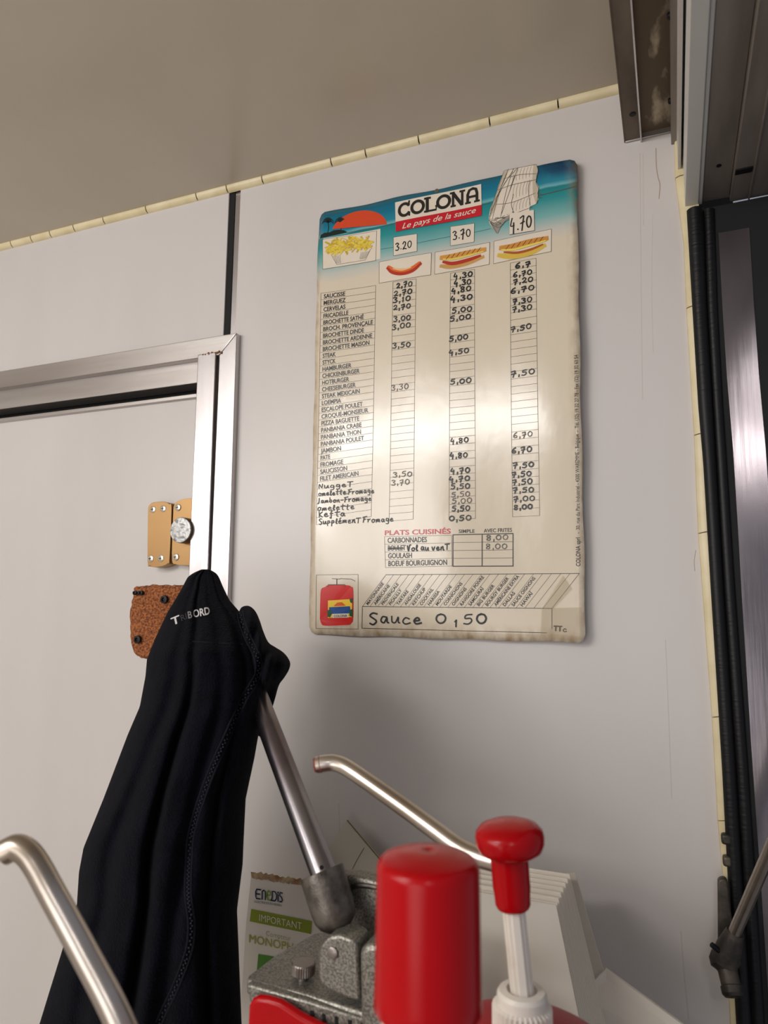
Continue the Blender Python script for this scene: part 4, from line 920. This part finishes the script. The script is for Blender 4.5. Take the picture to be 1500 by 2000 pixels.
# collar flap to the right, behind the zip
CO = [(466,1196),(472,1186),(483,1183),(493,1188),(501,1198),(508,1214),(514,1232),(524,1254),(538,1264),(552,1273),(562,1284),(567,1296),(564,1309),(555,1324),(545,1338),(538,1362),(529,1392),(520,1420),(512,1438),(500,1430),(490,1380),(480,1300),(468,1240)]
co = smooth_path(CO+[CO[0]], 4)[:-1]; cen2 = np.array([512,1300.]); vs = []; Kc = len(co); rings = 12
for r_ in range(rings+1):
    t = r_/rings
    for p in co:
        q = cen2*t+np.array([p[0], p[1]])*(1-t)
        low = max(0., min(1., (q[1]-1330)/60.))
        bul = math.sin(min(1, t*1.4)*math.pi/2)**.7
        y = -.285-.055*bul*(1-low)+.05*low + .006*math.sin(q[0]*.22+q[1]*.05)*min(1, t*3)
        vs.append(P(q[0], q[1], y))
off = len(vs)
for p in co: vs.append(P(p[0]-2*(p[0]-512)/60, p[1], -.255 + .05*max(0., min(1., (p[1]-1330)/60.))))
fs = [(r_*Kc+i, r_*Kc+(i+1) % Kc, (r_+1)*Kc+(i+1) % Kc, (r_+1)*Kc+i) for r_ in range(rings) for i in range(Kc)]
fs += [(i, off+i, off+(i+1) % Kc, (i+1) % Kc) for i in range(Kc)] + [tuple(range(off, off+Kc))]
MBc = MB().add(vs, fs); MBc.build('collar', FLEECE, jk, smooth=True, angle=180)
bvh = BVHTree.FromPolygons([Vector(v) for v in jbody.v+MBc.v], [f for f in jbody.f]+[tuple(i+len(jbody.v) for i in f) for f in MBc.f])
class JSurf:
    def px2(s, px, py): return np.array([float(px), -float(py)])
    def to3(s, a, e):
        d = Vector(ray(a[0], -a[1])).normalized(); h = bvh.ray_cast(Vector(CAM), d)
        if h[0] is None: return tuple(P(a[0], -a[1], -.33))
        return tuple(h[0]-d*e)
JS = JSurf()
zp = [(469,1194),(473,1215),(482,1240),(494,1264),(503,1285),(506,1302),(502,1322),(492,1340),(478,1362),(466,1388),(455,1412),(445,1436),(427,1475),(410,1515),(394,1560),(381,1600),(372,1640),(370,1672),(368,1712),(368,1752),(373,1790),(374,1816),(371,1848),(360,1885),(339,1938),(322,1972),(308,2005)]
zs = smooth_path([np.array([x, -float(y)]) for x, y in zp], 10); mb = MB()
acc = 0; last = zs[0]; side_ = 1
for a, b_ in zip(zs[:-1], zs[1:]):
    acc += np.hypot(*(b_-a))
    if acc > 3.8:
        acc = 0; side_ = -side_; d = (b_-a)/np.hypot(*(b_-a)); n = np.array([-d[1], d[0]])
        c = b_+n*1.4*side_; pp = Vector(JS.to3(c, .0009)); r_ = .0010
        mb.lathe(pp, tuple(Vector(CAM)-pp), [(r_*1.1,-.001),(r_,.0008),(r_*.4,.0014)], 6)
z = mb.build('zip_teeth', ZIP, jk, smooth=True); tag(z, kind='stuff')
for sgn, nm in ((1, 'zip_tape'), (-1, 'zip_tape')):
    pts = []
    for i, a in enumerate(zs[::3]):
        ii = min(i*3, len(zs)-2); d = zs[ii+1]-zs[ii]; d = d/np.hypot(*d); n = np.array([-d[1], d[0]]); pts.append(Vector(JS.to3(a+n*6.0*sgn, .0002)))
    pts = [p for i, p in enumerate(pts) if i == 0 or (p-pts[i-1]).length < .05]
    MB().tube(pts, .0011, 8).build(nm, FLEECE2, jk, smooth=True)
pts = [Vector(JS.to3(np.array([x, -y]), .0003)) for x, y in [(376+i*6.2, 1253+i*.35) for i in range(17)]]
MB().tube(pts, .0007, 6).build('yoke_seam', FLEECE2, jk, smooth=True)
# brand lettering on the chest, part worn away
LT = flat('worn_white_lettering', (196,192,192), .6); LTF = flat('worn_grey_lettering', (44,42,48), .7)
def jt(s, x0, y0, x1, y1, h, m, b=.015):
    mb = MB(); A, B = np.array([x0, -y0]), np.array([x1, -y1]); text2(mb, JS, s, A, B, h, eps=.0012, bold=b, shear=.12); mb.build('brand_lettering', m, jk, fix=False)
jt('T', 338, 1221, 355, 1214, 15, LT); jt('RI', 355, 1213, 367, 1208, 12, LTF, .0); jt('B', 368, 1208, 376, 1206, 14, mat('worn_mid_lettering', (112,106,108), .7)); jt('ORD', 379, 1206, 411, 1199, 15, LT, .02)

for _n in ('handwritten_prices', 'faded_handwriting', 'printed_lettering', 'ruled_lines', 'heavy_ruled_lines', 'thin_printed_lines', 'red_lettering', 'logo_slogan', 'printed_fries', 'printed_tray', 'printed_rigging', 'printed_crust_lines', 'torn_edge', 'clear_tape', 'dirty_sealant', 'printed_pump'):
    for _o in bpy.data.objects:
        if _o.name.split('.')[0] == _n: _o['kind'] = 'stuff'
